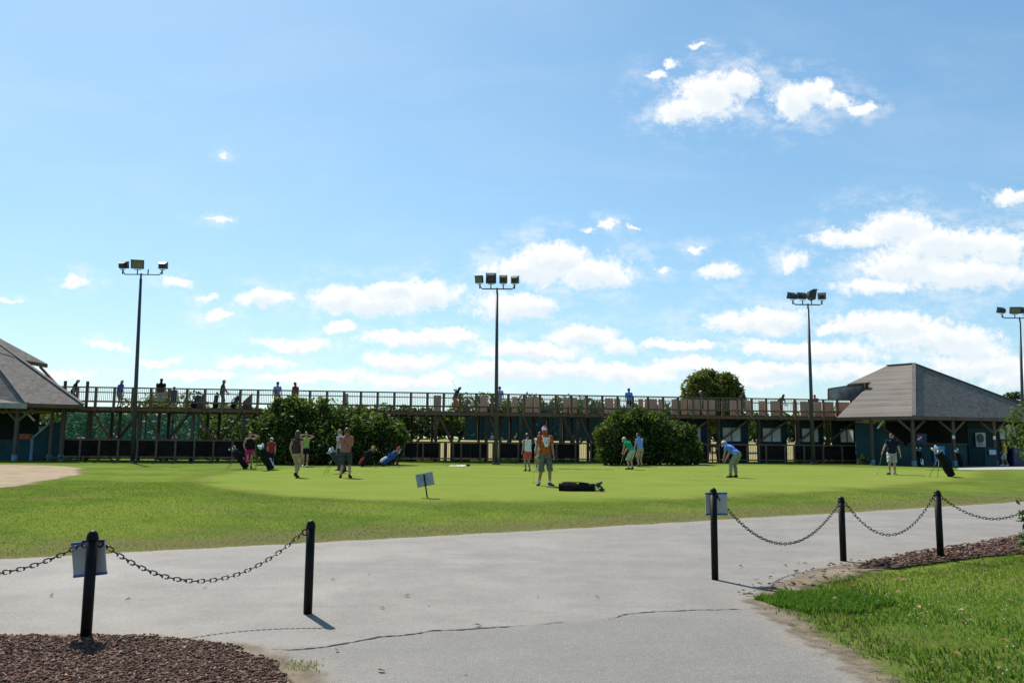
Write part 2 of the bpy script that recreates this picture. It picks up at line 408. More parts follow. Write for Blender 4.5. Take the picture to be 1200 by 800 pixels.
# asphalt path
def path_mat():
    m, nt = nodes('worn_asphalt'); v = wpos(nt)
    sp = noise(nt, v, 150, 3, .8); grit = N(nt, 'ShaderNodeTexVoronoi', Scale=95); L(nt, v, grit.inputs['Vector'])
    mid = noise(nt, v, 1.6, 6, .65); big = noise(nt, v, .33, 4, .6, .6)
    mp = N(nt, 'ShaderNodeMapping'); mp.inputs['Rotation'].default_value = (0, 0, R(-30)); mp.inputs['Scale'].default_value = (.25, 1.6, 1); L(nt, v, mp.inputs[0])
    lane = noise(nt, mp.outputs[0], .8, 5, .6)
    c = mixc(nt, mrange(nt, mid, .3, .7), (.166, .154, .139), (.214, .199, .179))
    c = mixc(nt, mrange(nt, big, .48, .70, 0, .8), c, (.262, .245, .220))
    c = mixc(nt, mrange(nt, lane, .50, .72, 0, .55), c, (.135, .131, .127))
    c = mixc(nt, mrange(nt, attr(nt, 'near'), 0, 1, 0, .5), c, (.128, .123, .116))
    sed = math_(nt, 'ADD', attr(nt, 'd'), math_(nt, 'MULTIPLY_ADD', mid, 1.0, -.5))
    c = mixc(nt, mrange(nt, sed, .5, .0, 0, .7), c, (.235, .195, .15))
    c = mixc(nt, mrange(nt, sp, .52, .66, 0, .85), c, (.07, .068, .066))
    c = mixc(nt, mrange(nt, sp, .44, .30, 0, .75), c, (.44, .43, .41))
    sp2 = noise(nt, v, 42, 4, .85); c = mixc(nt, mrange(nt, sp2, .54, .66, 0, .7), c, (.095, .092, .088)); c = mixc(nt, mrange(nt, sp2, .45, .32, 0, .45), c, (.36, .35, .33)); sp3 = noise(nt, v, 17, 5, .8); c = mixc(nt, mrange(nt, sp3, .55, .70, 0, .4), c, (.12, .115, .11))
    gd = N(nt, 'ShaderNodeTexVoronoi', Scale=3.1); L(nt, v, gd.inputs['Vector'])
    c = mixc(nt, mrange(nt, gd.outputs['Distance'], .035, .015, 0, .8), c, (.06, .05, .045))
    out(nt, ragged(nt, bsdf(nt, c, .82, .3, 0, bump(nt, math_(nt, 'ADD', sp, grit.outputs['Distance']), .5, .006)), .16, 1.5, 0, .025)); return m
po = sheet('path', PATH, .2, .012, path_mat(), .5, (-24, 34, 2.0, 36))
pv = np.empty(len(po.data.vertices)*3, np.float32); po.data.vertices.foreach_get('co', pv); pv = pv.reshape(-1, 3)
# the branch towards the camera is an older, darker patch; its seam follows the crack
CRACK = [gpt(u, v) for u, v in ((222,738),(262,737),(300,735),(338,737)) ]
CRACK2 = [gpt(u, v) for u, v in ((318,762),(350,763),(382,760),(420,753),(445,748),(470,747),(505,741),(560,738),(620,734),(680,729),(712,727),(735,721),(770,718),(815,716.5),(850,715.5),(888,715))]
ck = np.array([(p.x, p.y) for p in CRACK2])
a = po.data.attributes.new('near', 'FLOAT', 'POINT')
cy = np.interp(pv[:, 0], ck[:, 0], ck[:, 1])
a.data.foreach_set('value', sst(.10, -.05, pv[:, 1]-cy).astype(np.float32))

# cracks: torn dark ribbons lying in the asphalt
def crack(name, pts, w0):
    r = random.Random(3); fine = []
    for a, b in zip(pts[:-1], pts[1:]):
        n = max(2, int((b-a).length/.035))
        for i in range(n): fine.append(a.lerp(b, i/n))
    mb = MB(); L_, R_ = [], []; o = 0
    for i, p in enumerate(fine):
        o = .75*o+r.uniform(-.012, .012); d = (fine[min(i+1, len(fine)-1)]-fine[max(0, i-1)]).normalized(); nn = Vector((-d.y, d.x, 0))
        w = w0*(.35+r.random()*1.0)*(1 if 3 < i < len(fine)-4 else .3)
        c = p+nn*o
        L_.append(gnd(c.x+nn.x*w, c.y+nn.y*w, .0165)); R_.append(gnd(c.x-nn.x*w, c.y-nn.y*w, .0165))
    n = len(fine)
    mb.add(L_+R_, [(i, i+1, n+i+1, n+i) for i in range(n-1)])
    return mb.build(name, simple('crack_dirt', (.045, .038, .03), .95, .1, var=.5, scale=20), kind='structure')
crack('pavement_crack', CRACK2[:9], .013); crack('pavement_crack', CRACK2[8:10], .006); crack('pavement_crack', CRACK2[10:], .009)

# putting green
def green_mat():
    m, nt = nodes('putting_turf'); v = wpos(nt)
    mid = noise(nt, v, .5, 5, .6, .4); fine = noise(nt, v, 60, 4, .7)
    mp = N(nt, 'ShaderNodeMapping'); mp.inputs['Scale'].default_value = (.06, 1, 1); L(nt, v, mp.inputs[0])
    band = noise(nt, mp.outputs[0], .55, 3, .5)
    c = mixc(nt, mrange(nt, mid, .3, .7), (.134, .190, .034), (.172, .215, .044))
    c = mixc(nt, mrange(nt, band, .42, .66, 0, .6), c, (.192, .208, .054))
    c = mixc(nt, mrange(nt, fine, .3, .7, 0, .3), c, (.095, .14, .025))
    out(nt, ragged(nt, bsdf(nt, c, .9, 0, 0, bump(nt, fine, .3, .01)), .8, .5, -.3, 1.0)); return m
sheet('putting_green', GREEN, .4, .006, green_mat(), 2.6)
# bare sandy patch, mulch, concrete walk, edge dirt
def bare_mat(name, a, b, amp, sc=1.6, soft=.1):
    m, nt = nodes(name); v = wpos(nt)
    f = noise(nt, v, 1.3, 6, .65); g = noise(nt, v, 45, 4, .75)
    c = mixc(nt, mrange(nt, f, .3, .7), a, b); c = mixc(nt, mrange(nt, g, .5, .75, 0, .6), c, tuple(x*.4 for x in a))
    out(nt, ragged(nt, bsdf(nt, c, .95, .1, 0, bump(nt, g, .6, .015)), amp, sc, 0, soft)); return m
sheet('sandy_ground', SANDP, .4, .010, bare_mat('sandy_soil', (.24, .185, .115), (.31, .245, .165), .5, .8, .2), 1.2)
mulchm = bare_mat('mulch_soil', (.045, .028, .022), (.085, .055, .042), .10, 3, .05)
sheet('mulch_bed', MULCH1, .12, .028, mulchm, .3, (-9, -1, 2.0, 7.5), .03)
sheet('mulch_bed', MULCH2, .12, .024, mulchm, .3, (4, 14.3, 10.8, 18.5), .02)
sheet('paved_walk', WALK, .4, .015, bare_mat('walk_concrete', (.30, .29, .27), (.38, .37, .34), .05), .3)
EDGE = np.array([(2.56,2),(2.60,6),(2.57,8.0),(2.55,8.9),(2.95,9.7),(3.9,10.9),(4.9,11.85),(5.6,12.1),(5.1,11.4),(4.2,10.55),(3.35,9.7),(2.82,8.9),(2.72,8),(2.74,6.5),(2.8,2)])
EDGE2 = np.array([(-.95,4.6),(-1.22,5.7),(-1.5,6.3),(-2.1,6.86),(-3.0,7.15),(-4.5,7.08),(-4.5,6.9),(-3,6.9),(-2.2,6.6),(-1.8,6.1),(-1.4,5.5),(-1.25,4.6)])
sheet('dirt_edge', EDGE2, .1, .020, bare_mat('gravel_dirt', (.15, .118, .082), (.225, .185, .135), .16, 4.5, .14), .3)
sheet('dirt_edge', EDGE, .1, .020, bare_mat('edge_dirt', (.15, .118, .082), (.225, .185, .135), .22, 4.5, .14), .3)

# ---- things nobody could count: blades, chips, clover, litter
def blades(name, P, h, w, mat, lean=.45, z0=0.0):
    n = len(P); a = rng.random(n)*2*np.pi; hh = h*(.55+.8*rng.random(n)); ww = w*(.7+.6*rng.random(n))
    z = zg(P[:, 0], P[:, 1])+z0
    base = np.column_stack([P, z]); side = np.column_stack([np.cos(a), np.sin(a), 0*a])*ww[:, None]/2
    b = rng.random(n)*2*np.pi; k = lean*hh*rng.random(n)
    mid = base+np.column_stack([np.cos(b)*k*.3, np.sin(b)*k*.3, hh*.6]); tip = base+np.column_stack([np.cos(b)*k, np.sin(b)*k, hh])
    V = np.stack([base-side, base+side, mid+side*.7, mid-side*.7, tip], 1).reshape(-1, 3)
    i = np.arange(n)[:, None]*5
    T = np.concatenate([i+[0, 1, 2], i+[0, 2, 3], i+[3, 2, 4]])
    return raw(name, V, T, mat, attrs={'rnd': np.repeat(rng.random(n), 5)}, kind='stuff')
def scatter(n, x0, x1, y0, y1): return np.column_stack([rng.uniform(x0, x1, n), rng.uniform(y0, y1, n)])
def vnoise(P, sc, seed):
    """smooth value noise 0..1 on points"""
    g = np.random.default_rng(seed).random((64, 64)); q = P*sc+1000; i = np.floor(q).astype(int); f = q-i; f = f*f*(3-2*f)
    i0 = i % 64; i1 = (i+1) % 64
    return (g[i0[:, 0], i0[:, 1]]*(1-f[:, 0])+g[i1[:, 0], i0[:, 1]]*f[:, 0])*(1-f[:, 1])+(g[i0[:, 0], i1[:, 1]]*(1-f[:, 0])+g[i1[:, 0], i1[:, 1]]*f[:, 0])*f[:, 1]
gm1 = leafmat('grass_blade', (.088, .165, .026), (.140, .215, .040), (.215, .25, .095), .45, ((.115, .21, .024), (.195, .195, .095), (.074, .134, .026)))
gm2 = leafmat('verge_blade', (.090, .158, .024), (.132, .200, .034), (.20, .21, .065), .38, ((.165, .245, .032), (.205, .190, .075), (.066, .125, .020)))
gm3 = leafmat('dry_blade', (.21, .17, .085), (.26, .21, .115), (.13, .14, .045), .3)
gm4 = leafmat('clover_leaf', (.055, .125, .018), (.085, .165, .024), (.125, .205, .035), .42)
# right foreground lawn
P = scatter(150000, 2.3, 10.5, 2.6, 15.5)
d = np.maximum(pdist(P, PATH), pdist(P, MULCH2)); inside = (P[:, 0] > 2.4) & (P[:, 1] < 15.3+.57*P[:, 0]-5) & (P[:, 0] < P[:, 1]*.66+.6)
e = -d+.30*(vnoise(P, 3, 1)-.5)+.25*(vnoise(P, 9, 2)-.5)
keep = inside & (e > .03) & (rng.random(len(P)) < np.clip((e-.02)/.40, .12, 1))
Pn = P[keep]
blades('grass', Pn, .034, .007, gm1, .8)
en = e[keep]
kd = (en < .8) & (rng.random(len(Pn)) < .35)
blades('dry_grass', Pn[kd]+.01, .035, .009, gm3, 1.1)
# lush clump at the corner by the path
c0 = gpt(935, 707)
P = scatter(14000, c0.x-.45, c0.x+1.1, c0.y-.7, c0.y+.9); q = ((P-[c0.x+.25, c0.y])/[.75, .55]); k = (q**2).sum(1)+.9*(vnoise(P, 5, 4)-.5) < .85
blades('clover', P[k], .065, .014, gm4, .8)
c1 = gpt(352, 783); P = c1.xy+rng.normal(0, .09, (260, 2)) if False else np.array([c1.x, c1.y])+rng.normal(0, .09, (120, 2)); blades('weed_tuft', P, .035, .012, gm1, 1.2)
P = Pn[(vnoise(Pn, .8, 5) > .5) & (rng.random(len(Pn)) < .30)]
blades('clover', P, .05, .018, gm4, .9)
# verge between path and green
P = scatter(560000, -24, 26, 9, 34); t = P[:, 1]-(15.3+.57*P[:, 0])
dd = -pdist(P, PATH)+.35*(vnoise(P, 2, 6)-.5); gg = -pdist(P, GREEN); ss = -pdist(P, SANDP)
k = (t > -2) & (dd > .06) & (gg > .2*vnoise(P, .6, 9)) & (ss > .2) & (P[:, 1] < 26) & (np.abs(P[:, 0]) < P[:, 1]*.66+1) & (rng.random(len(P)) < np.clip((dd-.02)/.5, .12, 1)) & (rng.random(len(P)) < np.clip(1.5-P[:, 1]/34, .3, 1))
Pv = P[k]; dv = dd[k]
dr = rng.random(len(Pv)) < np.clip(1.1-dv/2.2, .04, .85)*(.30+1.1*vnoise(Pv, .9, 8))
blades('verge_grass', Pv[~dr], .022, .009, gm2, 1.6)
blades('dry_grass', Pv[dr], .022, .009, gm3, 1.6)
# taller tufts under the buildings and the fence
P = scatter(26000, -32, 34, 40, 56); yl = 48+.1548*(P[:, 0]+25.1)
k = (P[:, 1] > yl-1.1+.5*vnoise(P, .8, 11)) & (P[:, 1] < yl-.3) & (P[:, 0] < 21)
blades('long_grass', P[k], .16, .03, gm4, .7)

def chips(name, poly, n, bounds, mat, size, z0):
    P = scatter(n, *bounds); d = pdist(P, poly)+.12*(vnoise(P, 4, 12)-.5); P = P[(d > -.02) & (rng.random(n) < np.clip((d+.1)/.2, .05, 1))]; n = len(P)
    l = size*(.4+1.2*rng.random(n)**1.5); w = l*(.22+.3*rng.random(n)); th = .006+.006*rng.random(n)
    a = rng.random(n)*6.283; ti = rng.normal(0, .22, n); ro = rng.normal(0, .30, n)
    ux = np.column_stack([np.cos(a)*np.cos(ti), np.sin(a)*np.cos(ti), np.sin(ti)]); uy = np.column_stack([-np.sin(a)*np.cos(ro), np.cos(a)*np.cos(ro), np.sin(ro)])
    uz = np.cross(ux, uy); c = np.column_stack([P, zg(P[:, 0], P[:, 1])+z0+.022*rng.random(n)])
    V = []
    for sz in (-1, 1):
        for sx, sy in ((-1, -.7), (1, -1), (.8, 1), (-1, .8)):
            V.append(c+ux*(sx*l/2)[:, None]+uy*(sy*w/2)[:, None]+uz*(sz*th/2)[:, None])
    V = np.stack(V, 1).reshape(-1, 3); i = np.arange(n)[:, None]*8
    Fq = np.concatenate([i+f for f in ([4, 5, 6, 7], [0, 1, 5, 4], [1, 2, 6, 5], [2, 3, 7, 6], [3, 0, 4, 7])])
    return raw(name, V, Fq, mat, attrs={'rnd': np.repeat(rng.random(n), 8)}, kind='stuff')
def chipmat():
    m, nt = nodes('bark_chip'); r = attr(nt, 'rnd')
    c = mixc(nt, mrange(nt, r, 0, .7), (.062, .033, .023), (.125, .074, .053)); c = mixc(nt, mrange(nt, r, .8, 1), c, (.27, .19, .155))
    out(nt, bsdf(nt, c, .9, .15)); return m
cm = chipmat()
chips('bark_mulch', MULCH1, 90000, (-5.4, -.8, 3.6, 7.2), cm, .027, .050)
chips('bark_mulch', MULCH2, 16000, (4.4, 12, 11, 16.8), cm, .06, .045)
# stray chips and litter round the right corner
LIT = np.array([(2.5,9.6),(3.6,10.9),(5.3,12.3),(5.6,11.8),(4.2,10.3),(3.2,9.4),(2.9,8.6),(2.6,8.8)])
chips('wood_litter', LIT, 500, (2.4, 5.8, 8.5, 12.4), cm, .05, .03)
# clover flowers and fallen leaves
P = scatter(2600, 3, 10, 5.5, 13); P = P[(vnoise(P, .7, 21) > .55) & (np.maximum(pdist(P, PATH), pdist(P, MULCH2)) < -.8) & (P[:, 0] < P[:, 1]*.66)]
mb = MB()
for x, y in P[:80]: mb.ell(gnd(x, y, .050+.02*random.random()), (.008, .008, .007), n=6, m=4)
mb.build('clover_flowers', simple('clover_white', (.50, .49, .42)), kind='stuff')
def leaves_on(name, pts, mat, s0):
    V = []; Q = []; 
    for i, p in enumerate(pts):
        a = random.random()*6.28; s = s0*(.6+.8*random.random()); ux = Vector((math.cos(a), math.sin(a), random.uniform(-.3, .3)))*s; uy = Vector((-math.sin(a), math.cos(a), random.uniform(-.2, .5)))*s*.55
        V += [p-ux, p-uy*.9+Vector((0, 0, .01)), p+ux, p+uy+Vector((0, 0, .015))]; Q.append((4*i, 4*i+1, 4*i+2, 4*i+3))
    return raw(name, [tuple(v) for v in V], Q, mat, attrs={'rnd': np.repeat(rng.random(len(pts)), 4)}, kind='stuff')
pts = [gpt(u, v)+Vector((0, 0, .05)) for u, v in ((1128,736),(1088,732),(1110,745),(1122,773),(1178,757),(1185,762),(1172,790),(1024,770),(978,686),(1058,684),(1095,688),(1152,788),(990,730),(1014,738),(1170,705),(1040,700))]
pts += [gnd(*q, .045) for q in scatter(60, 3.2, 8, 5.2, 11.5) if q[0] < q[1]*.62]
leaves_on('fallen_leaves', pts, leafmat('dead_leaf', (.17, .085, .04), (.25, .14, .07), (.30, .20, .11), .2), .035)
pts = [gpt(u, v)+Vector((0, 0, .025)) for u, v in ((448,714),(502,711),(630,700),(395,765),(447,789),(545,792),(390,681),(432,674),(477,700),(905,672),(920,664),(935,661),(868,665),(812,600),(560,735),(700,702),(150,705),(240,690),(60,700))]
leaves_on('fallen_leaves', pts, MATS['dead_leaf'], .03)
# ------------------------------------------------------------------ materials of the buildings
timber = wood('dark_timber', (.072, .043, .029)); timber2 = wood('brown_timber', (.175, .098, .060)); trim = wood('fascia_timber', (.115, .080, .060))  # first two are one wood; the darker tone stands for its shadow side
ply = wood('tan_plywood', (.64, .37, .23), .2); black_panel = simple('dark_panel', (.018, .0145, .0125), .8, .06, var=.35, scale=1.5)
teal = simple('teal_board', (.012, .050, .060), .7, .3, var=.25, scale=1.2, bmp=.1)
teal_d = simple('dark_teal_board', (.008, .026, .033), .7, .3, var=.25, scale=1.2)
blackmetal = simple('black_enamel', (.010, .008, .007), 0.5, .14, var=.3, scale=12)
chainm = simple('black_chain', (.012, .012, .013), .4, .5, var=.3, scale=30)
polem = simple('bronze_steel', (.045, .045, .046), .5, .5, var=.2, scale=3)
lampm = simple('lamp_housing', (.022, .026, .034), .45, .5, var=.2, scale=5)
lensm = simple('lamp_glass', (.16, .17, .13), .12, .6, var=.3, scale=9)
white = simple('white_paint', (.70, .70, .68), .6, .3, var=.08); greyplate = simple('grey_plate', (.42, .40, .375), .5, .4, var=.08)
bluetrim = simple('blue_trim', (.04, .12, .32), .5); concrete = simple('concrete', (.32, .31, .29), .9, .2, var=.2, scale=4)
def shingle():
    m, nt = nodes('shingles'); v = coords(nt); sp = nt.nodes.new('ShaderNodeSeparateXYZ'); L(nt, v, sp.inputs[0])
    row = math_(nt, 'MULTIPLY', sp.outputs[2], 12.0); fr = math_(nt, 'FRACT', row); fl = math_(nt, 'FLOOR', row)
    al = math_(nt, 'ADD', sp.outputs[0], math_(nt, 'MULTIPLY', sp.outputs[1], .73))
    cb = nt.nodes.new('ShaderNodeCombineXYZ'); L(nt, math_(nt, 'FLOOR', math_(nt, 'MULTIPLY_ADD', al, 4.2, math_(nt, 'MULTIPLY', fl, .47))), cb.inputs[0]); L(nt, fl, cb.inputs[1])
    wn = N(nt, 'ShaderNodeTexWhiteNoise'); L(nt, cb.outputs[0], wn.inputs[0])
    big = noise(nt, v, .5, 5, .65)
    c = mixc(nt, wn.outputs['Value'], (.142, .122, .106), (.232, .206, .182)); c = mixc(nt, mrange(nt, big, .4, .7, 0, .5), c, (.215, .195, .175))
    c = mixc(nt, mrange(nt, fr, .14, .02, 0, .6), c, (.05, .043, .04))
    out(nt, bsdf(nt, c, .95, .12, 0, bump(nt, math_(nt, 'ADD', fr, wn.outputs['Value']), .5, .02))); return m
shin = shingle()
def netmat(name, c, op, sc=0):
    m, nt = nodes(name); d = bsdf(nt, c, .8, .1)
    tl = nt.nodes.new('ShaderNodeBsdfTranslucent'); tl.inputs[0].default_value = (*c, 1)
    a = N(nt, 'ShaderNodeMixShader', Fac=.4); L(nt, d, a.inputs[1]); L(nt, tl.outputs[0], a.inputs[2])
    tr = nt.nodes.new('ShaderNodeBsdfTransparent'); mx = nt.nodes.new('ShaderNodeMixShader')
    k = mrange(nt, noise(nt, coords(nt), .8, 4), .3, .7, op-.12, op+.12); L(nt, k, mx.inputs[0])
    L(nt, tr.outputs[0], mx.inputs[1]); L(nt, a.outputs[0], mx.inputs[2]); out(nt, mx.outputs[0]); return m
tealnet = netmat('teal_netting', (.012, .085, .085), .34); darknet = netmat('dark_netting', (.004, .016, .021), .95); greynet = netmat('grey_screen', (.30, .32, .32), .28)
brightpane = netmat('bright_opening', (.60, .64, .66), .8)  # pale sheet stands in for the bright background seen through the openings

# ------------------------------------------------------------------ the raised deck
D0 = Vector((-25.1, 48, 0)); DT = Vector((.9882, .1529, 0)).normalized(); DN = Vector((-DT.y, DT.x, 0))
def dp_(s, n, z): p = D0+DT*s+DN*n; return Vector((p.x, p.y, z))
def s_at(u, n=0, z=3.5):
    lo, hi = -45, 80
    for _ in range(40):
        m = (lo+hi)/2
        if proj(dp_(m, n, z))[0] < u: lo = m
        else: hi = m
    return (lo+hi)/2
DR = Matrix((DT, DN, (0, 0, 1))).transposed()
def dbox(mb, s0, s1, n0, n1, z0, z1, mi=0): return mb.box(dp_((s0+s1)/2, (n0+n1)/2, (z0+z1)/2), (s1-s0, n1-n0, z1-z0), DR, mi)
SA, SB, DEPTH = -3.0, s_at(1003), 4.6
ZF, ZR = 3.37, 4.53
deck = thing('elevated_deck', dp_(0, 0, 0), 'long raised brown timber deck on posts with a railing running behind the whole lawn', 'raised deck')
OR = tuple(deck.location)
def part(mb, name, mat, **k): return mb.build(name, mat, deck, OR, **k)
m = MB(); 
k = SA
while k < SB: dbox(m, k, min(SB, k+.14-.008), .1, DEPTH, ZF-.05, ZF); k += .14
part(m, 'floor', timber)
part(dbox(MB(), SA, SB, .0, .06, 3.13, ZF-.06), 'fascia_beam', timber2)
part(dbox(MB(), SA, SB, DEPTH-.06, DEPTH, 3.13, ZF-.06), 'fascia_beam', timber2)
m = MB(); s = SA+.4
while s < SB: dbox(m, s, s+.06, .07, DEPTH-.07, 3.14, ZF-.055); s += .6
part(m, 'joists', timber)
part(dbox(MB(), SA, SB, -.05, .11, ZR-.07, ZR), 'top_rail', timber2)
part(dbox(MB(), SA, SB, .01, .07, 3.62, 3.72), 'bottom_rail', timber2)
part(dbox(MB(), SA, SB, DEPTH-.08, DEPTH, 4.40, 4.46), 'back_rail', timber2)
NB = int((SB-SA)/1.005); SP = (SB-SA)/NB; s0off = (s_at(260.5)-SA) % SP - SP
gap_s = (s_at(677), s_at(684))
for i in range(NB+1):
    s = SA+s0off+SP*(i+1)
    if s > SB-.05: continue
    part(dbox(MB(), s-.075, s+.075, -.085, -.005, 3.08, ZR-.072), 'railing_post', timber2)
    m = MB(); q = s+.10
    while q < s+SP-.09: dbox(m, q-.011, q+.011, .025, .04, 3.722, ZR-.074); q += .104
    part(m, 'balusters', simple('baluster_grey', (.19, .185, .18), .6, .4))
# screens of pale mesh in the left bays are part of the railing; plywood dividers stand further back on the right
for u0, u1, n, mt in ((404,408,1.2,ply),(508,517,1.5,ply),(563,571,1.5,ply),(614,624,1.6,ply),(660,665,1.4,ply),(667,676,1.5,ply),(709,719,1.6,ply),(720,727,1.6,ply),(756,770,1.5,ply),
        (772,779,1.6,ply),(807,820,1.5,ply),(825,838,1.6,ply),(856,868,1.5,ply),(874,881,1.6,ply),(903,918,1.5,ply),(929,934,1.5,ply),(938,949,1.5,ply),(954,963,1.5,ply),(966,977,1.6,ply),(979,996,1.6,ply),(600,606,1.6,ply),(626,632,1.7,ply),(684,690,1.7,ply),(735,742,1.8,ply),(748,754,1.8,ply),(787,793,1.6,ply),(799,805,1.8,ply),(889,897,1.8,ply)):
    a, b = s_at(u0, n, 4), s_at(u1, n, 4)
    part(dbox(MB(), a, b, n, n+.03, 3.40, ZR-.10), 'divider_panel', mt)
for u0, u1 in ((231,237),(286,293),(542,549),(640,650),(696,706),(843,852)):
    a, b = s_at(u0, 2, 4), s_at(u1, 2, 4); m = MB()
    m.prism([dp_(a, 1.6, 3.40), dp_(b, 2.6, 3.40), dp_(b, 2.6, 4.42), dp_(a, 1.6, 3.85)], DT*.04); part(m, 'divider_panel', timber if u0 < 480 else wood('green_timber', (.10, .10, .05)))
# posts and V braces underneath
def zgd(s, n): p = dp_(s, n, 0); return float(zg(p.x, p.y))
frames = [(104,1),(164,1),(226,1),(286,1),(345,1),(404,1),(462,1),(511,1),(570,1),(610,1),(657,1),(677,1),(740,1),(795,0),(842,0),(889,0),(935,0),(970,0)]
for i, (u, br) in enumerate(frames):
    s = s_at(u, .15, 2.5)
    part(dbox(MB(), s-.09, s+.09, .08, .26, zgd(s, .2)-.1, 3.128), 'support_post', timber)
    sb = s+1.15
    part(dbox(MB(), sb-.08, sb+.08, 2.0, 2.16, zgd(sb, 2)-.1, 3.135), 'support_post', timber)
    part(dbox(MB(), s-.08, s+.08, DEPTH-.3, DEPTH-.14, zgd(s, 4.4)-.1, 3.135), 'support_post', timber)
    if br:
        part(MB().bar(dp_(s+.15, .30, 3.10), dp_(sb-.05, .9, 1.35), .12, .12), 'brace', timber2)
        part(MB().bar(dp_(sb+.25, .9, 1.40), dp_(s+2.75, .45, 3.10), .12, .12), 'brace', timber)  # same wood as the lit brace, its shade put into the darker colour
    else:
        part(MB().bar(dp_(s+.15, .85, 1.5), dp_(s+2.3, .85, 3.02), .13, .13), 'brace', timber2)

# ------------------------------------------------------------------ low fence in front of the deck
fence = thing('boarded_fence', dp_(0, -.3, 0), 'low dark brown boarded fence with slatted openings along the foot of the raised deck', 'fence')
FO = tuple(fence.location); FZ = 1.50; FA = s_at(72, -.3, 1); FB = s_at(1004, -.3, 1)
openings = [(440,447),(450,463),(515,521),(524,531),(571,578),(581,586),(678,692),(829,842),(876,889),(921,930)]
edges = sorted({u for o in openings for u in o} | {72, 1004})
dbox(MB(), FA, FB, -.36, -.25, FZ-.09, FZ).build('top_rail', timber2, fence, FO)
dbox(MB(), FA, FB, -.33, -.27, .42, .50).build('bottom_rail', timber2, fence, FO)
us = [72+i*22.3 for i in range(43)]
us = sorted(us+[o[0] for o in openings]+[o[1] for o in openings]); kept = []
for u in us:
    if not kept or u-kept[-1] > 5.5: kept.append(u)
for u in kept:
    s = s_at(u, -.3, 1); dbox(MB(), s-.055, s+.055, -.40, -.335, zgd(s, -.3)-.1, FZ-.092).build('fence_post', timber2, fence, FO)
for a, b in zip(edges[:-1], edges[1:]):
    s0, s1 = s_at(a, -.3, 1), s_at(b, -.3, 1)
    if (a, b) in openings:
        m = MB(); q = s0+.09
        while q < s1-.04: dbox(m, q-.008, q+.008, -.31, -.29, .502, FZ-.094); q += .115
        m.build('slats', simple('slat_brown', (.14, .12, .09)), fence, FO)
        continue
    n = max(1, round((s1-s0)/1.3)); w = (s1-s0)/n
    for j in range(n):
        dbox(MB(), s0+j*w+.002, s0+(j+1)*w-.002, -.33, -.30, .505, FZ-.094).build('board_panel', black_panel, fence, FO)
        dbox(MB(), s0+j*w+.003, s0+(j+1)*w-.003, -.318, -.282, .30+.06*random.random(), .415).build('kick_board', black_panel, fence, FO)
# pale litter bins and buckets seen as white glints along the fence foot are hitting baskets on the lower tees
# teal walls with windows under the right half
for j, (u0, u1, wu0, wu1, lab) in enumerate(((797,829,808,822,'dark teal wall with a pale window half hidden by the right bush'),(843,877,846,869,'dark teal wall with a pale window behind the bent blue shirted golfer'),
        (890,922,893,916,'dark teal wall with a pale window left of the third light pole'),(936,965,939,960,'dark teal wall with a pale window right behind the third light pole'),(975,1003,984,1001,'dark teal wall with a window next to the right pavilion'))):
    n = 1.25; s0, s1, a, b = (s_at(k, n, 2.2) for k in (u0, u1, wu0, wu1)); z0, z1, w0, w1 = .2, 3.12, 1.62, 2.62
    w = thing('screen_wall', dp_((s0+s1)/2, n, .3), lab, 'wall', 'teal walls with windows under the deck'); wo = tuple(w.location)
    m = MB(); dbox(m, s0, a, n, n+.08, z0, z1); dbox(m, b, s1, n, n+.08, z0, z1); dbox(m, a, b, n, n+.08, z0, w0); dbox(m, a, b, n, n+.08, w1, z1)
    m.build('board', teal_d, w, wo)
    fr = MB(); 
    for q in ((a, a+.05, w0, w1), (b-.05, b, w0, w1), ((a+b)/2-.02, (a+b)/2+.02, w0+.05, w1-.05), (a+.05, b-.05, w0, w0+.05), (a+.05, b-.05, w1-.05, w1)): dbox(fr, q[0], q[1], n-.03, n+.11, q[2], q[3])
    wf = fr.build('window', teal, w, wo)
    pn = dbox(MB(), a+.05, b-.05, n+.03, n+.045, w0+.05, w1-.05).build('pane', brightpane, w, wo); pn.parent = wf
# nets
def net(name, poly, mat, label, cat, poles):
    t = thing(name, poly[0], label, cat); o = tuple(t.location)
    m = MB(); a, b = Vector(poly[0]), Vector(poly[1]); z1 = poly[2]; n = 24; vs_ = []; fs = []
    for i in range(n+1):
        p = a.lerp(b, i/n); sag = .12*abs(math.sin(i/n*math.pi*poles))
        vs_ += [(p.x, p.y, p.z), (p.x, p.y+.06*math.sin(i*1.7), (p.z+z1)/2), (p.x, p.y, z1-.12+sag*0.5)]
    for i in range(n): fs += [(3*i, 3*i+3, 3*i+4, 3*i+1), (3*i+1, 3*i+4, 3*i+5, 3*i+2)]
    m.add(vs_, fs); m.build('netting', mat, t, o, smooth=True)
    for i in range(poles+1):
        p = a.lerp(b, i/poles); MB().tube([(p.x, p.y+.1, p.z-.3), (p.x, p.y+.1, z1+.1)], .06, 8).build('net_pole', polem, t, o)
    return t
a, b = dp_(s_at(74, 7, 2), 7, .25), dp_(s_at(232, 7, 2), 7, .25)
net('side_net', (a, b, 3.25), tealnet, 'teal see through netting under the left end of the deck', 'netting', 5)
a, b = dp_(s_at(268, 12, 2), 12, .25), dp_(s_at(300, 12, 2), 12, .25)
YF = 150
a = gu(545, YF); b = gu(790, YF)
net('barrier_net', (a, b, 6.1), darknet, 'long dark blue green barrier net at the far end of the range', 'netting', 12)

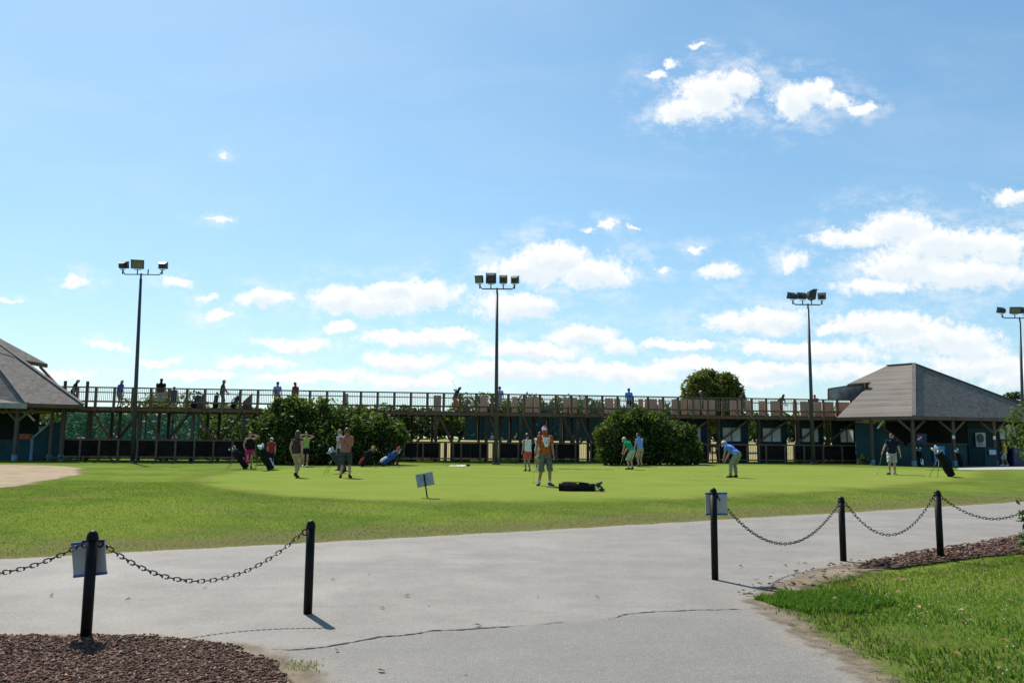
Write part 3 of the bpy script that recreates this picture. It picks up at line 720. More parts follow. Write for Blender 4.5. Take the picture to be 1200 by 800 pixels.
# ------------------------------------------------------------------ light poles
def light_pole(base, top, yaw, heads, label, arm):
    t = thing('light_pole', base, label, 'light pole', 'floodlight poles round the putting green'); o = tuple(base)
    base = Vector(base); top = Vector(top)
    MB().tube([base-Vector((0, 0, .1)), base.lerp(top, .5), top], [.125, .105, .075], 14).build('pole', polem, t, o, smooth=True)
    MB().tube([base-Vector((0, 0, .1)), base+Vector((0, 0, .12))], [.24, .22], 14).build('base_collar', polem, t, o)
    ax = Vector((math.cos(yaw), math.sin(yaw), 0)); za = top.z+.28
    c = Vector((top.x, top.y, za)); l = heads[0][0]; r_ = heads[-1][0]
    pts = [c+ax*l+Vector((0, 0, .30)), c+ax*(l+.03)+Vector((0, 0, .14)), c+ax*(l+.14), c, c+ax*(r_-.14), c+ax*(r_-.03)+Vector((0, 0, .14)), c+ax*r_+Vector((0, 0, .30))]
    MB().tube(pts, .038, 8).tube([top-Vector((0, 0, .02)), c+Vector((0, 0, .06))], [.06, .05], 8).build('crossarm', polem, t, o)
    for h in heads:
        x, rx, rz, wd, hg = h
        p = c+ax*x
        if wd == 0:      # an empty bracket
            MB().tube([p, p+Vector((0, 0, .3))], .035, 8).build('bracket', polem, t, o); continue
        rot = Euler((R(rx), 0, R(rz)), 'XYZ').to_matrix()      # lens looks along rot*(0,-1,0)
        hc = p+Vector((0, 0, .34+hg/2))
        MB().tube([p, p+Vector((0, 0, .30))], .035, 8).bar(p+Vector((0, 0, .28))-rot.col[0]*wd*.3, p+Vector((0, 0, .28))+rot.col[0]*wd*.3, .05, .03).build('bracket', polem, t, o)
        m = MB(); w2, h2 = wd/2, hg/2
        vs_ = [(-w2, -.20, -h2), (w2, -.20, -h2), (w2, -.20, h2), (-w2, -.20, h2), (-w2*.96, .02, -h2*.96), (w2*.96, .02, -h2*.96), (w2*.96, .02, h2*.96), (-w2*.96, .02, h2*.96), (-w2*.6, .22, -h2*.7), (w2*.6, .22, -h2*.7), (w2*.6, .22, h2*.45), (-w2*.6, .22, h2*.45)]
        fs = [(0, 1, 2, 3), (0, 4, 5, 1), (1, 5, 6, 2), (2, 6, 7, 3), (3, 7, 4, 0), (4, 8, 9, 5), (5, 9, 10, 6), (6, 10, 11, 7), (7, 11, 8, 4), (8, 11, 10, 9)]
        m.add([hc+rot @ Vector(v) for v in vs_], fs); m.box(hc+rot @ Vector((0, -.21, h2)), (wd*1.03, .10, .03), rot)
        hd = m.build('floodlight', lampm, t, o)
        ln = MB().box(hc+rot @ Vector((0, -.206, 0)), (wd*.88, .012, hg*.84), rot).build('lens', lensm, t, o); ln.parent = hd
    return t
def pole_at(ub, vb, ut, vt, Y): 
    a = at(ub, vb, Y); return Vector((a.x, Y, float(zg(a.x, Y)))), at(ut, vt, Y)
b, t_ = pole_at(155.3, 541, 165, 327, 46.8)
light_pole(b, t_, 0, [(-1.08, -10, 172, .50, .40), (-.22, 14, 14, .70, .52), (.40, 0, 0, 0, 0), (1.22, -10, 188, .50, .40)], 'floodlight pole at the left end of the deck with three lamps and a bare bracket', 1.1)
b, t_ = pole_at(581.2, 543.5, 582.5, 344, 47.6)
light_pole(b, t_, 0, [(-1.03, 12, -20, .46, .44), (-.37, -4, 180, .62, .62), (.36, -8, 180, .48, .48), (1.03, -8, 170, .48, .44)], 'floodlight pole nearest the middle of the deck with four lamps in a row', 1.1)
b, t_ = pole_at(953.3, 543, 947, 362, 52.0)
light_pole(b, t_, .02, [(-.98, -18, 205, .58, .40), (-.34, -14, 194, .56, .42), (.24, 10, 95, .62, .66), (.92, -14, 160, .52, .42)], 'floodlight pole left of the right pavilion with one lamp turned sideways', 1.1)
b = gu(1200.5, 60); t_ = at(1195.2, 377, 60)
light_pole(b, t_, 0, [(-1.3, -16, 200, .54, .42), (-.35, 16, -6, .74, .50), (.36, -10, 170, .54, .46), (1.2, -10, 165, .5, .44)], 'floodlight pole behind the right pavilion roof at the right edge', 1.1)

# ------------------------------------------------------------------ bollards and chains
def bollard(u, v, topv, r, label):
    p = gpt(u, v); d = ray(u, topv); top = CAM+d*(p.y/d.y); h = top.z-p.z
    t = thing('bollard', p, label, 'bollard', 'black chain bollards along the path')
    MB().tube([(0, 0, -.1), (0, 0, h-.05)], r, 24).tube([(0, 0, h-.075), (0, 0, h-.045)], r*1.10, 24).build('post', blackmetal, t, smooth=False).data.shade_smooth()
    MB().ell((0, 0, h-.045), (r*1.04, r*1.04, .055), n=24, m=12).build('cap', blackmetal, t, smooth=True)
    return p, h, t
B = [bollard(100, 754, 622, .0435, 'black bollard standing in the bark mulch with a grey board behind it'), bollard(360.5, 720, 610, .042, 'black bollard on the left edge of the path opening, its shadow on the asphalt'),
     bollard(838, 680, 572, .0415, 'black bollard on the right side of the path opening with a small board on top'), bollard(988.5, 658, 582, .045, 'middle black bollard of the right row at the grass edge'),
     bollard(1102.5, 655.5, 574.5, .047, 'black bollard standing in the grass at the mulch strip right of the middle one')]
def eyelet(bi, dx):
    p, h, t = B[bi]; d = Vector(dx).normalized(); c = Vector((0, 0, h-.105))+d*.062; pts = []
    for k in range(13): a = k/12*2*math.pi; pts.append(c+d*.024*math.cos(a)+Vector((0, 0, .028*math.sin(a))))
    MB().tube(pts, .007, 6, caps=False).build('eyelet', blackmetal, t, smooth=True)
    return p+c+d*.02
LINK = None
def link_mesh(w=.0155, l=.063, r=.0056):
    pts = []; n = 14
    for k in range(n+1):
        a = k/n*2*math.pi; x = math.cos(a)*w; y = math.sin(a)*w+(l/2-w)*(1 if math.sin(a) > 0 else -1 if math.sin(a) < 0 else 0); pts.append((x, y, 0))
    m = MB(); m.tube(pts, r, 6, caps=False); return m
LK = link_mesh()
def chain(a, b, sag, label):
    a, b = Vector(a), Vector(b); f = lambda t: a.lerp(b, t)-Vector((0, 0, 4*sag*t*(1-t)))
    P_ = [f(i/800) for i in range(801)]; acc = [0]
    for i in range(800): acc.append(acc[-1]+(P_[i+1]-P_[i]).length)
    n = max(3, round(acc[-1]/.0525)); m = MB(); j = 0; up = (b-a).cross(Vector((0, 0, 1))).normalized()
    for i in range(n):
        d = acc[-1]*(i+.5)/n
        while acc[j+1] < d: j += 1
        c = P_[j]; tg = (P_[min(800, j+1)]-P_[max(0, j-1)]).normalized(); nz = up if i % 2 else up.cross(tg)
        if i % 2 == 0: nz = up.cross(tg).normalized()
        nz = Quaternion(tg, random.uniform(-.3, .3)) @ nz
        x = tg.cross(nz).normalized(); M = Matrix((x, tg, nz)).transposed()
        m.add([M @ Vector(v)+c for v in LK.v], LK.f)
    return tag(m.build('chain', chainm, None, a, smooth=True), label, 'chain', 'black chains between the bollards')
def span(i, j, lowv, label):
    a = eyelet(i, (B[j][0]-B[i][0])); b = eyelet(j, (B[i][0]-B[j][0])); mid = (a+b)/2; u, v = proj(mid)
    px = F/mid.y; chain(a, b, (lowv-v)/px, label)
span(0, 1, 677.5, 'black link chain hanging across the path between the two left bollards')
span(2, 3, 635, 'black link chain between the bollard with the small board and the middle right bollard')
span(3, 4, 625, 'black link chain between the middle right bollard and the one in the grass')
e = eyelet(0, (-1, -.05, 0)); far = gpt(-150, 762); chain(e, far+Vector((0, 0, .78)), .22, 'black link chain leaving the picture at the left edge')
tip = far
e = eyelet(4, (1, .2, 0)); far2 = gpt(1222, 655); chain(e, far2+Vector((0, 0, .84)), .28, 'black link chain leaving the picture at the right edge')
def bare_post(p, h, label):
    t = thing('bollard', p, label, 'bollard', 'black chain bollards along the path'); MB().tube([(0, 0, -.1), (0, 0, h-.05)], .047, 24).build('post', blackmetal, t, smooth=True); MB().ell((0, 0, h-.045), (.049, .049, .055), n=24).build('cap', blackmetal, t, smooth=True)
bare_post(tip, .89, 'black bollard beyond the left edge of the picture'); bare_post(far2, .95, 'black bollard beyond the right edge of the picture')

def board(name, c, w, h, rot, label, cat, stake=None, mat=None, trims=True):
    t = thing(name, c, label, cat); rm = Euler(rot, 'XYZ').to_matrix()
    MB().box((0, 0, 0), (w, .012, h), rm).build('panel', mat or greyplate, t)
    if trims:
        MB().box(rm @ Vector((0, 0, h/2-.004)), (w*1.01, .02, .022), rm).build('edge_strip', bluetrim, t); MB().box(rm @ Vector((0, 0, -h/2+.004)), (w*1.01, .02, .022), rm).build('edge_strip', bluetrim, t)
    return t, rm
p, h, _ = B[0]
board('notice_board', at(104.5, 654, p.y+.075), .285, .275, (R(2), R(-7), R(-4)), 'grey back of a tilted notice board fixed behind the bollard in the mulch', 'notice board')
p, h, _ = B[2]
board('notice_board', at(839.5, 590, p.y+.075), .275, .265, (R(2), R(-1), R(3)), 'small pale back of a notice board fixed behind the bollard right of the path opening', 'notice board')
# small leaning stake sign on the green's edge
p = gpt(501.5, 583); t = thing('stake_sign', p, 'small grey plate sign on a leaning black stake at the edge of the green', 'sign')
k = p.y/F; tp = Vector((-5.2*k, .0, 26.5*k)); rm = Euler((R(-8), R(-11), R(6)), 'XYZ').to_matrix(); c = Vector((-4.0*k, .0, 20.5*k))
MB().box(c+Vector((0, .03, 0)), (20*k, .012, 15*k), rm).build('plate', simple('sign_grey', (.30, .33, .36), .5), t)
MB().bar((0, 0, -.1), tp, .032, .02).build('stake', blackmetal, t)

# ------------------------------------------------------------------ pavilions
def roof(parent, o, eave, faces, ridge, zt, fas, names):
    """faces: lists of point keys; eave keys in order round the roof"""
    K = dict(eave); K.update(ridge); m = MB()
    for f in faces: m.add([K[k] for k in f], [tuple(range(len(f)))])
    r = m.build('roof', shin, parent, o)
    ev = list(eave.values()); n = len(ev); cx = sum((v for v in ev), Vector())/n; m = MB()
    for i in range(n):
        a, b = Vector(ev[i]), Vector(ev[(i+1) % n]); d = (b-a).normalized(); nn = Vector((d.y, -d.x, 0))
        if nn.dot(a-cx) < 0: nn = -nn
        m.bar(a+Vector((0, 0, -fas/2-.004))-nn*.03, b+Vector((0, 0, -fas/2-.004))-nn*.03, .06, fas)
    f = m.build('fascia', trim, parent, o); f.parent = r
    s = MB().add([v-Vector((0, 0, fas*.8)) for v in ev], [tuple(range(n))]).build('soffit', timber, parent, o); s.parent = r
    m = MB()
    for a, b in names: m.bar(K[a]+Vector((0, 0, .03)), K[b]+Vector((0, 0, .03)), .22, .05)
    c = m.build('ridge_cap', simple('cap_shingle', (.155, .138, .127), .95, .1, var=.2, scale=4), parent, o); c.parent = r
    return r
def on_plane(u, v, a, b, c, lift=0):
    n_ = (b-a).cross(c-a).normalized(); n_ = n_ if n_.z > 0 else -n_; d = ray(u, v); a = a+n_*lift; return CAM+d*((a-CAM).dot(n_)/d.dot(n_))
def slab(parent, o, poly, th, name, mats):
    r = MB().prism(poly, (0, 0, -th)).build(name, mats, parent, o); return r
ZE = 3.36
V3 = lambda x, y, z: Vector((x, y, z))
rp = thing('pavilion', (28, 55, .35), 'teal pavilion with a big brown shingle roof at the right edge of the lawn', 'pavilion'); ro_ = tuple(rp.location)
Cc = at(1071, 487.2, 49.7); ZE = Cc.z
E_ = at(981, 489, 53.6); E_.z = ZE; Rr = V3(35.9, 53.6, ZE); G_ = V3(38, 63, ZE); F_ = V3(27.2, 64, ZE)
A_ = at(1071, 426, 54.6); B_ = at(1040, 428.3, 56.3)
roof(rp, ro_, {'E': E_, 'C': Cc, 'R': Rr, 'G': G_, 'F': F_}, [('C', 'R', 'A'), ('E', 'C', 'B'), ('C', 'A', 'B'), ('R', 'G', 'A'), ('G', 'F', 'B'), ('G', 'B', 'A'), ('F', 'E', 'B')], {'A': A_, 'B': B_}, 0, .21, [('C', 'A'), ('A', 'B'), ('A', 'R')])
flap = [on_plane(*q, E_, Cc, B_, .004) for q in ((1040.3, 428), (993, 450), (1021.5, 447.4))]
slab(rp, ro_, flap, .16, 'roof_flap', shin)
MB().bar(flap[1]-V3(0, .02, .11), flap[2]-V3(0, .02, .11), .10, .17).build('flap_beam', timber2, rp, ro_)
pw = thing('wind_screen', at(990, 467, 55.9), 'blue grey clear wind screen on the deck beside the right pavilion roof', 'wind screen'); pwo = tuple(pw.location)
a0, a1, a2, a3 = at(970.5, 468, 55.6), at(970.5, 455.5, 55.6), at(1012, 449, 55.2), at(1012, 468, 55.2)
MB().prism([a0, a1, a2, a3], (0, .03, 0)).build('clear_sheet', netmat('smoky_acrylic', (.055, .070, .090), .80), pw, pwo)
MB().bar(a0, a1, .07).bar(a1, a2, .07).bar(a3, a2, .09).build('frame', timber2, pw, pwo)
MB().bar(at(1015, 470, 55), at(1015, 448.5, 55), .22).bar(at(1022, 470, 56.5), at(1022, 448, 56.5), .2).build('upper_post', timber, rp, ro_)
MB().prism([at(1000, 468, 57.5), at(1045, 468, 57.5), at(1045, 438, 57.5), at(1018, 446, 57.5)], (0, .1, 0)).build('upper_wall', teal_d, rp, ro_)
# posts with Y braces
zr = lambda x, y: float(zg(x, y))
def ypost(parent, o, u, Y, ztop, right=True, left=True, w=.17):
    b = gu(u, Y); p = MB().box(V3(b.x, b.y, (b.z-.05+ztop)/2), (w, w, ztop-b.z+.05)).build('post', trim, parent, o)
    MB().box(V3(b.x, b.y, b.z+.16), (w+.05, w+.05, .36)).build('post_foot', simple('pale_blue_paint', (.16, .26, .34), .6), parent, o).parent = p
    q = V3(b.x, b.y, ztop)
    for sg in ([1] if right else [])+([-1] if left else []):
        br = MB(); br.bar(q+V3(0, -.02, -.78), q+V3(sg*.80, .10, -.02), .11, .12); br.build('brace', trim, parent, o)
    return b
zt = ZE-.21
ypost(rp, ro_, 1071.5, 50.4, zt); ypost(rp, ro_, 1119, 51.2, zt); ypost(rp, ro_, 1167, 52.2, zt); ypost(rp, ro_, 1023, 52.2, zt, False, False, .16)
b = gu(1004, 53.4); 
def wallp(parent, o, pts, name='wall', mat=None, th=(0, .1, 0)): return MB().prism(pts, th).build(name, mat or teal, parent, o)
def colp(u, Y, z): b = gu(u, Y); return V3(b.x, b.y, z)
gz = .2
wallp(rp, ro_, [colp(1004, 53.4, gz), colp(1066, 51.2, gz), colp(1066, 51.2, 1.48), colp(1056, 51.5, 1.6), colp(1030, 52.4, 2.85), colp(1004, 53.4, 2.95)])      # wall under the stair
MB().bar(colp(1029, 52.3, 2.95), colp(1060, 51.2, 1.62), .20, .10).build('stair_rail', timber, rp, ro_)
MB().bar(colp(1030, 52.0, 2.55), colp(1038, 52.0, 3.10), .10, .08).build('brace', white, rp, ro_)
wallp(rp, ro_, [colp(1066, 51.3, gz), colp(1116, 51.9, gz), colp(1116, 51.9, 1.58), colp(1066, 51.3, 1.58)], 'counter')
MB().bar(colp(1066, 51.3, 1.62), colp(1134, 52.15, 1.62), .26, .06).build('counter_top', timber2, rp, ro_)
wallp(rp, ro_, [colp(1116, 51.9, gz), colp(1134, 52.15, gz), colp(1134, 52.15, 1.58), colp(1116, 51.9, 1.58)], 'counter')
wallp(rp, ro_, [colp(1136, 53.4, gz), colp(1172, 54.2, gz), colp(1172, 54.2, 3.05), colp(1136, 53.4, 3.05)], 'wall', teal_d)
dr = wallp(rp, ro_, [colp(1136.5, 53.3, gz), colp(1157, 53.7, gz), colp(1157, 53.7, 2.62), colp(1136.5, 53.3, 2.62)], 'door', teal, (0, .05, 0))
MB().ell(colp(1138.5, 53.2, 1.35), .05, n=8, m=6).build('handle', polem, rp, ro_).parent = dr
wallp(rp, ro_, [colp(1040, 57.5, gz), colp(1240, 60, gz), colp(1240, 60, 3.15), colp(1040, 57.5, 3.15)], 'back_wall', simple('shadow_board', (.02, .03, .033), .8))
wallp(rp, ro_, [colp(1155, 51.9, gz), colp(1170, 52.1, gz), colp(1170, 52.1, 1.42), colp(1155, 51.9, 1.42)], 'low_wall')
wallp(rp, ro_, [colp(1172, 54.2, gz), colp(1240, 56, gz), colp(1240, 56, 1.2), colp(1172, 54.2, 1.2)], 'wall', teal_d)
pn = wallp(rp, ro_, [colp(1173.5, 54.1, 1.95), colp(1192, 54.6, 1.95), colp(1192, 54.6, 2.78), colp(1173.5, 54.1, 2.78)], 'white_window', simple('pale_board', (.50, .52, .47), .6), (0, -.04, 0))
MB().bar(colp(1181.5, 54.2, 1.95), colp(1181.5, 54.2, 2.78), .05, .05).build('mullion', trim, rp, ro_).parent = pn
MB().bar(at(1122, 489.3, 51.55), at(1186, 490.8, 52.9), .14, .10).build('gutter', simple('pale_gutter', (.50, .53, .56), .4, .5), rp, ro_)
for u0, u1, Y in ((1014, 1021, 53), (1024, 1035, 53)):
    MB().prism([colp(u0, Y, 3.02), colp(u1, Y, 3.0), colp(u1, Y, 3.12), colp(u0, Y, 3.12)], (0, .05, 0)).build('light_strip', white, rp, ro_)
# signs on the right pavilion: posters hang on walls, things of their own
def poster(pts, name, label, cat, mat): 
    t = thing(name, pts[0], label, cat); MB().prism(pts, (0, -.03, 0)).build('panel', mat, t, tuple(t.location)); return t, tuple(t.location)
def disc(c, r, mat, t, o, name, x=V3(1, .1, 0), n=24, ry=None, y0=0):
    x = x.normalized(); pts = [Vector(c)+x*r*math.cos(k/n*6.2832)+V3(0, 0, (ry or r)*math.sin(k/n*6.2832)) for k in range(n)]
    return MB().prism(pts, (0, -.008, 0)).build(name, mat, t, o)
red = simple('sign_red', (.42, .03, .05), .5); blue = simple('sign_blue', (.02, .07, .33), .5); navy = simple('sign_navy', (.012, .022, .06), .5); skyb = simple('sign_sky', (.05, .30, .62), .5)
t, o = poster([colp(1073.5, 51.0, 1.62), colp(1087.5, 51.2, 1.62), colp(1087.5, 51.2, 2.25), colp(1073.5, 51.0, 2.25)], 'drink_sign', 'dark blue drink sign with a red, white and blue round emblem on the counter', 'sign', navy)
c = colp(1079.2, 50.9, 1.97); rr = .185; xx = V3(1, .1, 0).normalized()
def segp(f0, f1, mat, name):
    top, bot = [], []
    for i in range(17):
        x = -1+2*i/16; e_ = math.sqrt(max(0, 1-x*x)); a_ = max(-e_, min(e_, f0(x))); b_ = max(-e_, min(e_, f1(x)))
        bot.append(c+xx*x*rr+V3(0, 0, a_*rr)); top.append(c+xx*x*rr+V3(0, 0, b_*rr))
    m = MB(); n = 17; m.add(bot+top, [(i, i+1, n+i+1, n+i) for i in range(16)]); m.build(name, mat, t, o)
w1 = lambda x: .12+.30*math.sin(x*2.3)+.22*x; w2 = lambda x: -.30+.32*math.sin(x*2.0-.3)+.30*x
segp(w1, lambda x: 2, red, 'emblem_red'); segp(w2, w1, white, 'emblem_white'); segp(lambda x: -2, w2, blue, 'emblem_blue')
t, o = poster([colp(1095, 51.5, .55), colp(1108, 51.65, .55), colp(1108, 51.65, 1.50), colp(1095, 51.5, 1.50)], 'blue_poster', 'bright blue poster with white blots on the teal counter front', 'poster', skyb)
for x_, z_, r1 in ((1098, 1.25, .12), (1101.5, 1.05, .16), (1099.5, .92, .09), (1105, 1.22, .10)): disc(colp(x_, 51.42, z_), r1, simple('poster_white', (.55, .62, .70), .6), t, o, 'print_blot', n=9, ry=r1*.6)
t, o = poster([colp(1145, 53.2, 1.45), colp(1156.5, 53.4, 1.45), colp(1156.5, 53.4, 2.36), colp(1145, 53.2, 2.36)], 'door_sign', 'white sign with a round dark emblem on the teal door', 'sign', simple('sign_white', (.55, .58, .58), .6))
cc_ = colp(1150.8, 53.14, 2.0); disc(cc_, .245, simple('emblem_brown', (.10, .08, .06), .6), t, o, 'emblem_ring', n=28, ry=.29); disc(cc_-V3(0, .012, 0), .17, simple('emblem_green', (.06, .14, .08), .6), t, o, 'emblem_centre', n=24, ry=.20)
MB().prism([cc_+V3(-.2, -.05, -.42), cc_+V3(.2, -.03, -.42), cc_+V3(.2, -.03, -.38), cc_+V3(-.2, -.05, -.38)], (0, -.006, 0)).build('text_line', simple('emblem_brown', (0, 0, 0)), t, o)
t, o = poster([colp(1160, 51.85, .98), colp(1168, 51.95, .98), colp(1168, 51.95, 1.28), colp(1160, 51.85, 1.28)], 'small_sign', 'small pale blue notice on the low teal wall beside the door', 'sign', simple('notice_blue', (.45, .52, .60), .6))
t, o = poster([colp(1117.6, 51.0, 1.95), colp(1120.6, 51.03, 1.95), colp(1120.6, 51.03, 2.15), colp(1117.6, 51.0, 2.15)], 'small_sign', 'tiny white notice on the middle pavilion post', 'sign', white)
t, o = poster([colp(1165.6, 51.95, 1.92), colp(1168.6, 52, 1.92), colp(1168.6, 52, 2.14), colp(1165.6, 51.95, 2.14)], 'small_sign', 'tiny white notice on the right pavilion post', 'sign', white)
b = gu(1191, 52.8); t = thing('waste_bin', b, 'dark blue waste bin behind the shrub at the right edge', 'bin'); MB().box((0, 0, .62), (.75, .7, 1.24), bevel=.05, taper=1.0).build('body', simple('bin_blue', (.012, .03, .09), .4, .5), t); MB().box((0, 0, 1.29), (.80, .76, .10), bevel=.04).build('lid', simple('bin_blue', (0, 0, 0)), t)

# left pavilion
lp = thing('pavilion', (-30, 49, .3), 'dark teal pavilion with a grey brown shingle roof at the left edge', 'pavilion'); lo_ = tuple(lp.location)
Lc = at(31.5, 472.3, 45.0); ZL = Lc.z; T_ = at(98, 478, 46.6); T_.z = ZL; L0 = V3(-46, 46.2, ZL); L1 = V3(-46, 58, ZL); BK = V3(-32.5, 58, ZL)
AL = at(-45, 371, 51.5); BL = AL+V3(-3, 3, 0)
roof(lp, lo_, {'C': Lc, 'T': T_, 'K': BK, 'M': L1, 'L': L0}, [('C', 'T', 'A'), ('T', 'K', 'A'), ('K', 'M', 'A'), ('M', 'L', 'A'), ('L', 'C', 'A')], {'A': AL}, 0, .22, [('C', 'A'), ('T', 'A')])
fl = [on_plane(*q, Lc, T_, AL, .03) for q in ((-60, 364), (56, 426.5), (25, 421), (-40, 400))]
slab(lp, lo_, fl, .2, 'roof_flap', shin)
MB().bar(fl[1]-V3(0, .02, .13), fl[2]-V3(0, .02, .13), .10, .20).build('flap_beam', timber2, lp, lo_)
MB().bar(at(47, 429.5, 49.6), at(68.5, 453, 49.6), .13, .13).build('flap_strut', timber2, lp, lo_)
for u in (76.2, 102.3): 
    s = s_at(u, .3, 4.4); MB().bar(dp_(s, .3, 3.2), dp_(s, .3, 4.85), .13).build('upper_post', timber, lp, lo_)
slab(lp, lo_, [at(31.3, 472.6, 44.9), at(-60, 469.5, 44.2), at(-60, 447, 47.6), at(31, 471.8, 45.2)], .06, 'porch_roof', shin)
MB().bar(at(31.6, 475.6, 44.86), at(-60, 472.8, 44.15), .06, .30).build('porch_fascia', simple('pale_fascia', (.30, .29, .25), .7), lp, lo_)
zl = ZL-.22
ypost(lp, lo_, 16.5, 45.6, zl); ypost(lp, lo_, 57.5, 46.8, zl, False, False, .14); ypost(lp, lo_, -40, 45.6, zl); ypost(lp, lo_, 71, 47.2, zl, False, False, .2)
zb = .1
wallp(lp, lo_, [colp(-60, 46.4, zb), colp(36, 46.6, zb), colp(36, 46.6, 1.42), colp(-60, 46.4, 1.42)], 'low_wall')
wallp(lp, lo_, [colp(36, 46.6, zb), colp(70, 47.3, zb), colp(70, 47.3, 2.45), colp(57, 47.0, 2.40), colp(36.5, 46.6, 1.50)], 'wall')
MB().bar(colp(36, 46.4, 1.52), colp(57, 46.9, 2.46), .08, .08).build('stair_rail', simple('pale_blue_paint', (0, 0, 0)), lp, lo_)
MB().box(colp(36, 46.5, .75), (.12, .12, 1.45)).build('newel', simple('pale_blue_paint', (0, 0, 0)), lp, lo_)
MB().bar(colp(28, 47.5, 2.92), colp(37, 47.5, 2.50), .08, .10).build('brace', white, lp, lo_)
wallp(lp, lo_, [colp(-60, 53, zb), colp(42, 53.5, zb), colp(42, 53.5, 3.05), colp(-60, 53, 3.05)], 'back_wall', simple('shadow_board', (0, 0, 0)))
wallp(lp, lo_, [colp(42, 50, 2.2), colp(57, 50.4, 2.2), colp(57, 50.4, 2.32), colp(42, 50, 2.32)], 'beam', timber)
t = thing('orange_crate', colp(28.5, 47.4, 1.42), 'orange brown box standing on the low wall inside the left pavilion', 'box'); MB().box((0, 0, .14), (.62, .35, .28), bevel=.03).build('crate_body', simple('crate_orange', (.40, .12, .05), .7), t); MB().box((0, 0, .30), (.66, .39, .04)).build('crate_rim', simple('crate_orange', (0, 0, 0)), t)

# ------------------------------------------------------------------ trees and shrubs
bark = simple('bark', (.075, .055, .042), .95, .1, var=.35, scale=8, bmp=.4)
g_bush = leafmat('bush_leaf', (.022, .048, .011), (.052, .088, .018), (.190, .205, .050), .40)  # third green is far brighter: sunlit highlights put into the leaf colour
g_dark = leafmat('dark_leaf', (.020, .040, .016), (.030, .058, .020), (.060, .085, .030), .3)
g_mid = leafmat('mid_leaf', (.032, .062, .018), (.050, .085, .024), (.080, .110, .035), .35)
g_light = leafmat('light_leaf', (.055, .090, .022), (.080, .120, .030), (.115, .15, .045), .38)
g_olive = leafmat('olive_leaf', (.065, .090, .022), (.10, .125, .032), (.16, .17, .05), .42)
def foliage(lobes, n, size, flat=.5, shell=.55, spread=.05):
    """leaf quads through a set of ellipsoid lobes, thicker towards their skins"""
    vol = np.array([a*b*c for (_, _, _, a, b, c) in lobes])**.67; pk = rng.choice(len(lobes), n, p=vol/vol.sum()); Lb = np.array(lobes)[pk]
    d = rng.normal(size=(n, 3)); d /= np.linalg.norm(d, axis=1)[:, None]
    r = shell+(1.08-shell)*rng.random(n)**.6; r += rng.normal(0, spread, n)
    C = Lb[:, :3]+d*r[:, None]*Lb[:, 3:]
    C = C[C[:, 2] > .02]; d = d[:len(C)]; n = len(C)
    nrm = rng.normal(size=(n, 3))+np.array([0, 0, .6]); nrm /= np.linalg.norm(nrm, axis=1)[:, None]
    ux = np.cross(nrm, rng.normal(size=(n, 3))); ux /= np.linalg.norm(ux, axis=1)[:, None]; uy = np.cross(nrm, ux)
    s = size*(.55+.9*rng.random(n)); ux *= s[:, None]; uy *= (s*flat)[:, None]
    bend = nrm*(s*.18)[:, None]
    V = np.stack([C-ux, C-uy*.9-bend, C+ux, C+uy*.9-bend], 1).reshape(-1, 3)
    Fq = (np.arange(n)[:, None]*4+np.array([0, 1, 2, 3]))
    return V, Fq, np.repeat(np.clip(rng.random(n)*.75+.25*vnoise(C[:, :2]*1.0, 1.2, 31), 0, 1), 4)
def lobes_for(w, d, h, n, z0=0, seed=1, lump=.42):
    r = random.Random(seed); out_ = [(0, 0, z0+h*.48, w*.36, d*.38, h*.40)]
    for i in range(n):
        a = r.uniform(0, 6.283); e = r.uniform(-.55, 1.0); q = math.sqrt(max(0, 1-e*e*.8)); s = lump*r.uniform(.55, 1.15)
        out_.append((math.cos(a)*q*w*.5*(1-s*.55), math.sin(a)*q*d*.5*(1-s*.55), z0+h*.48+e*h*.5*(1-s*.5), w*.5*s, d*.5*s, h*.5*s))
    return out_
def plant(name, loc, w, d, h, z0, nl, n, size, mat, label, cat, group=None, seed=1, stems=1, lump=.42, tr=None, stem_r=.05):
    t = thing(name, loc, label, cat, group); lb = lobes_for(w, d, h, nl, z0, seed, lump)
    V, Fq, rn = foliage(lb, n, size); raw('crown', V, Fq, mat, t, {'rnd': rn})
    r = random.Random(seed+5); m = MB(); hub = V3(0, 0, z0+h*.35)
    for k in range(stems):
        b = V3(r.uniform(-.25, .25)*w*(stems > 1), r.uniform(-.2, .2)*d*(stems > 1), -.1); md = b.lerp(hub, .5)+V3(r.uniform(-.05, .05)*w, 0, 0)
        m.tube([b, md, hub+V3(r.uniform(-.1, .1)*w*(stems > 1), 0, 0)], [stem_r*1.25, stem_r, stem_r*.7], 8)
    for q in lb[1:]:
        e = V3(*q[:3]); m.tube([hub+V3(0, 0, -.1*h), hub.lerp(e, .55)+V3(0, 0, .05*h), e+V3(0, 0, q[5]*.5)], [stem_r*.6, stem_r*.4, stem_r*.15], 6)
    m.build('trunk', bark, t, smooth=True)
    return t
def sprays(lobes, n, seed):
    '''small shoots standing out of the lobes, so that the outline is ragged'''
    r = random.Random(seed); o = []
    for i in range(n):
        q = r.choice(lobes); a = r.uniform(0, 6.283); e = r.uniform(-.3, 1); c = math.sqrt(1-min(1, e*e)); k = r.uniform(.92, 1.14); z = r.uniform(.10, .28)
        o.append((q[0]+math.cos(a)*c*q[3]*k, q[1]+math.sin(a)*c*q[4]*k, max(.1, q[2]+e*q[5]*k), z, z, z*r.uniform(.8, 2.0)))
    return o
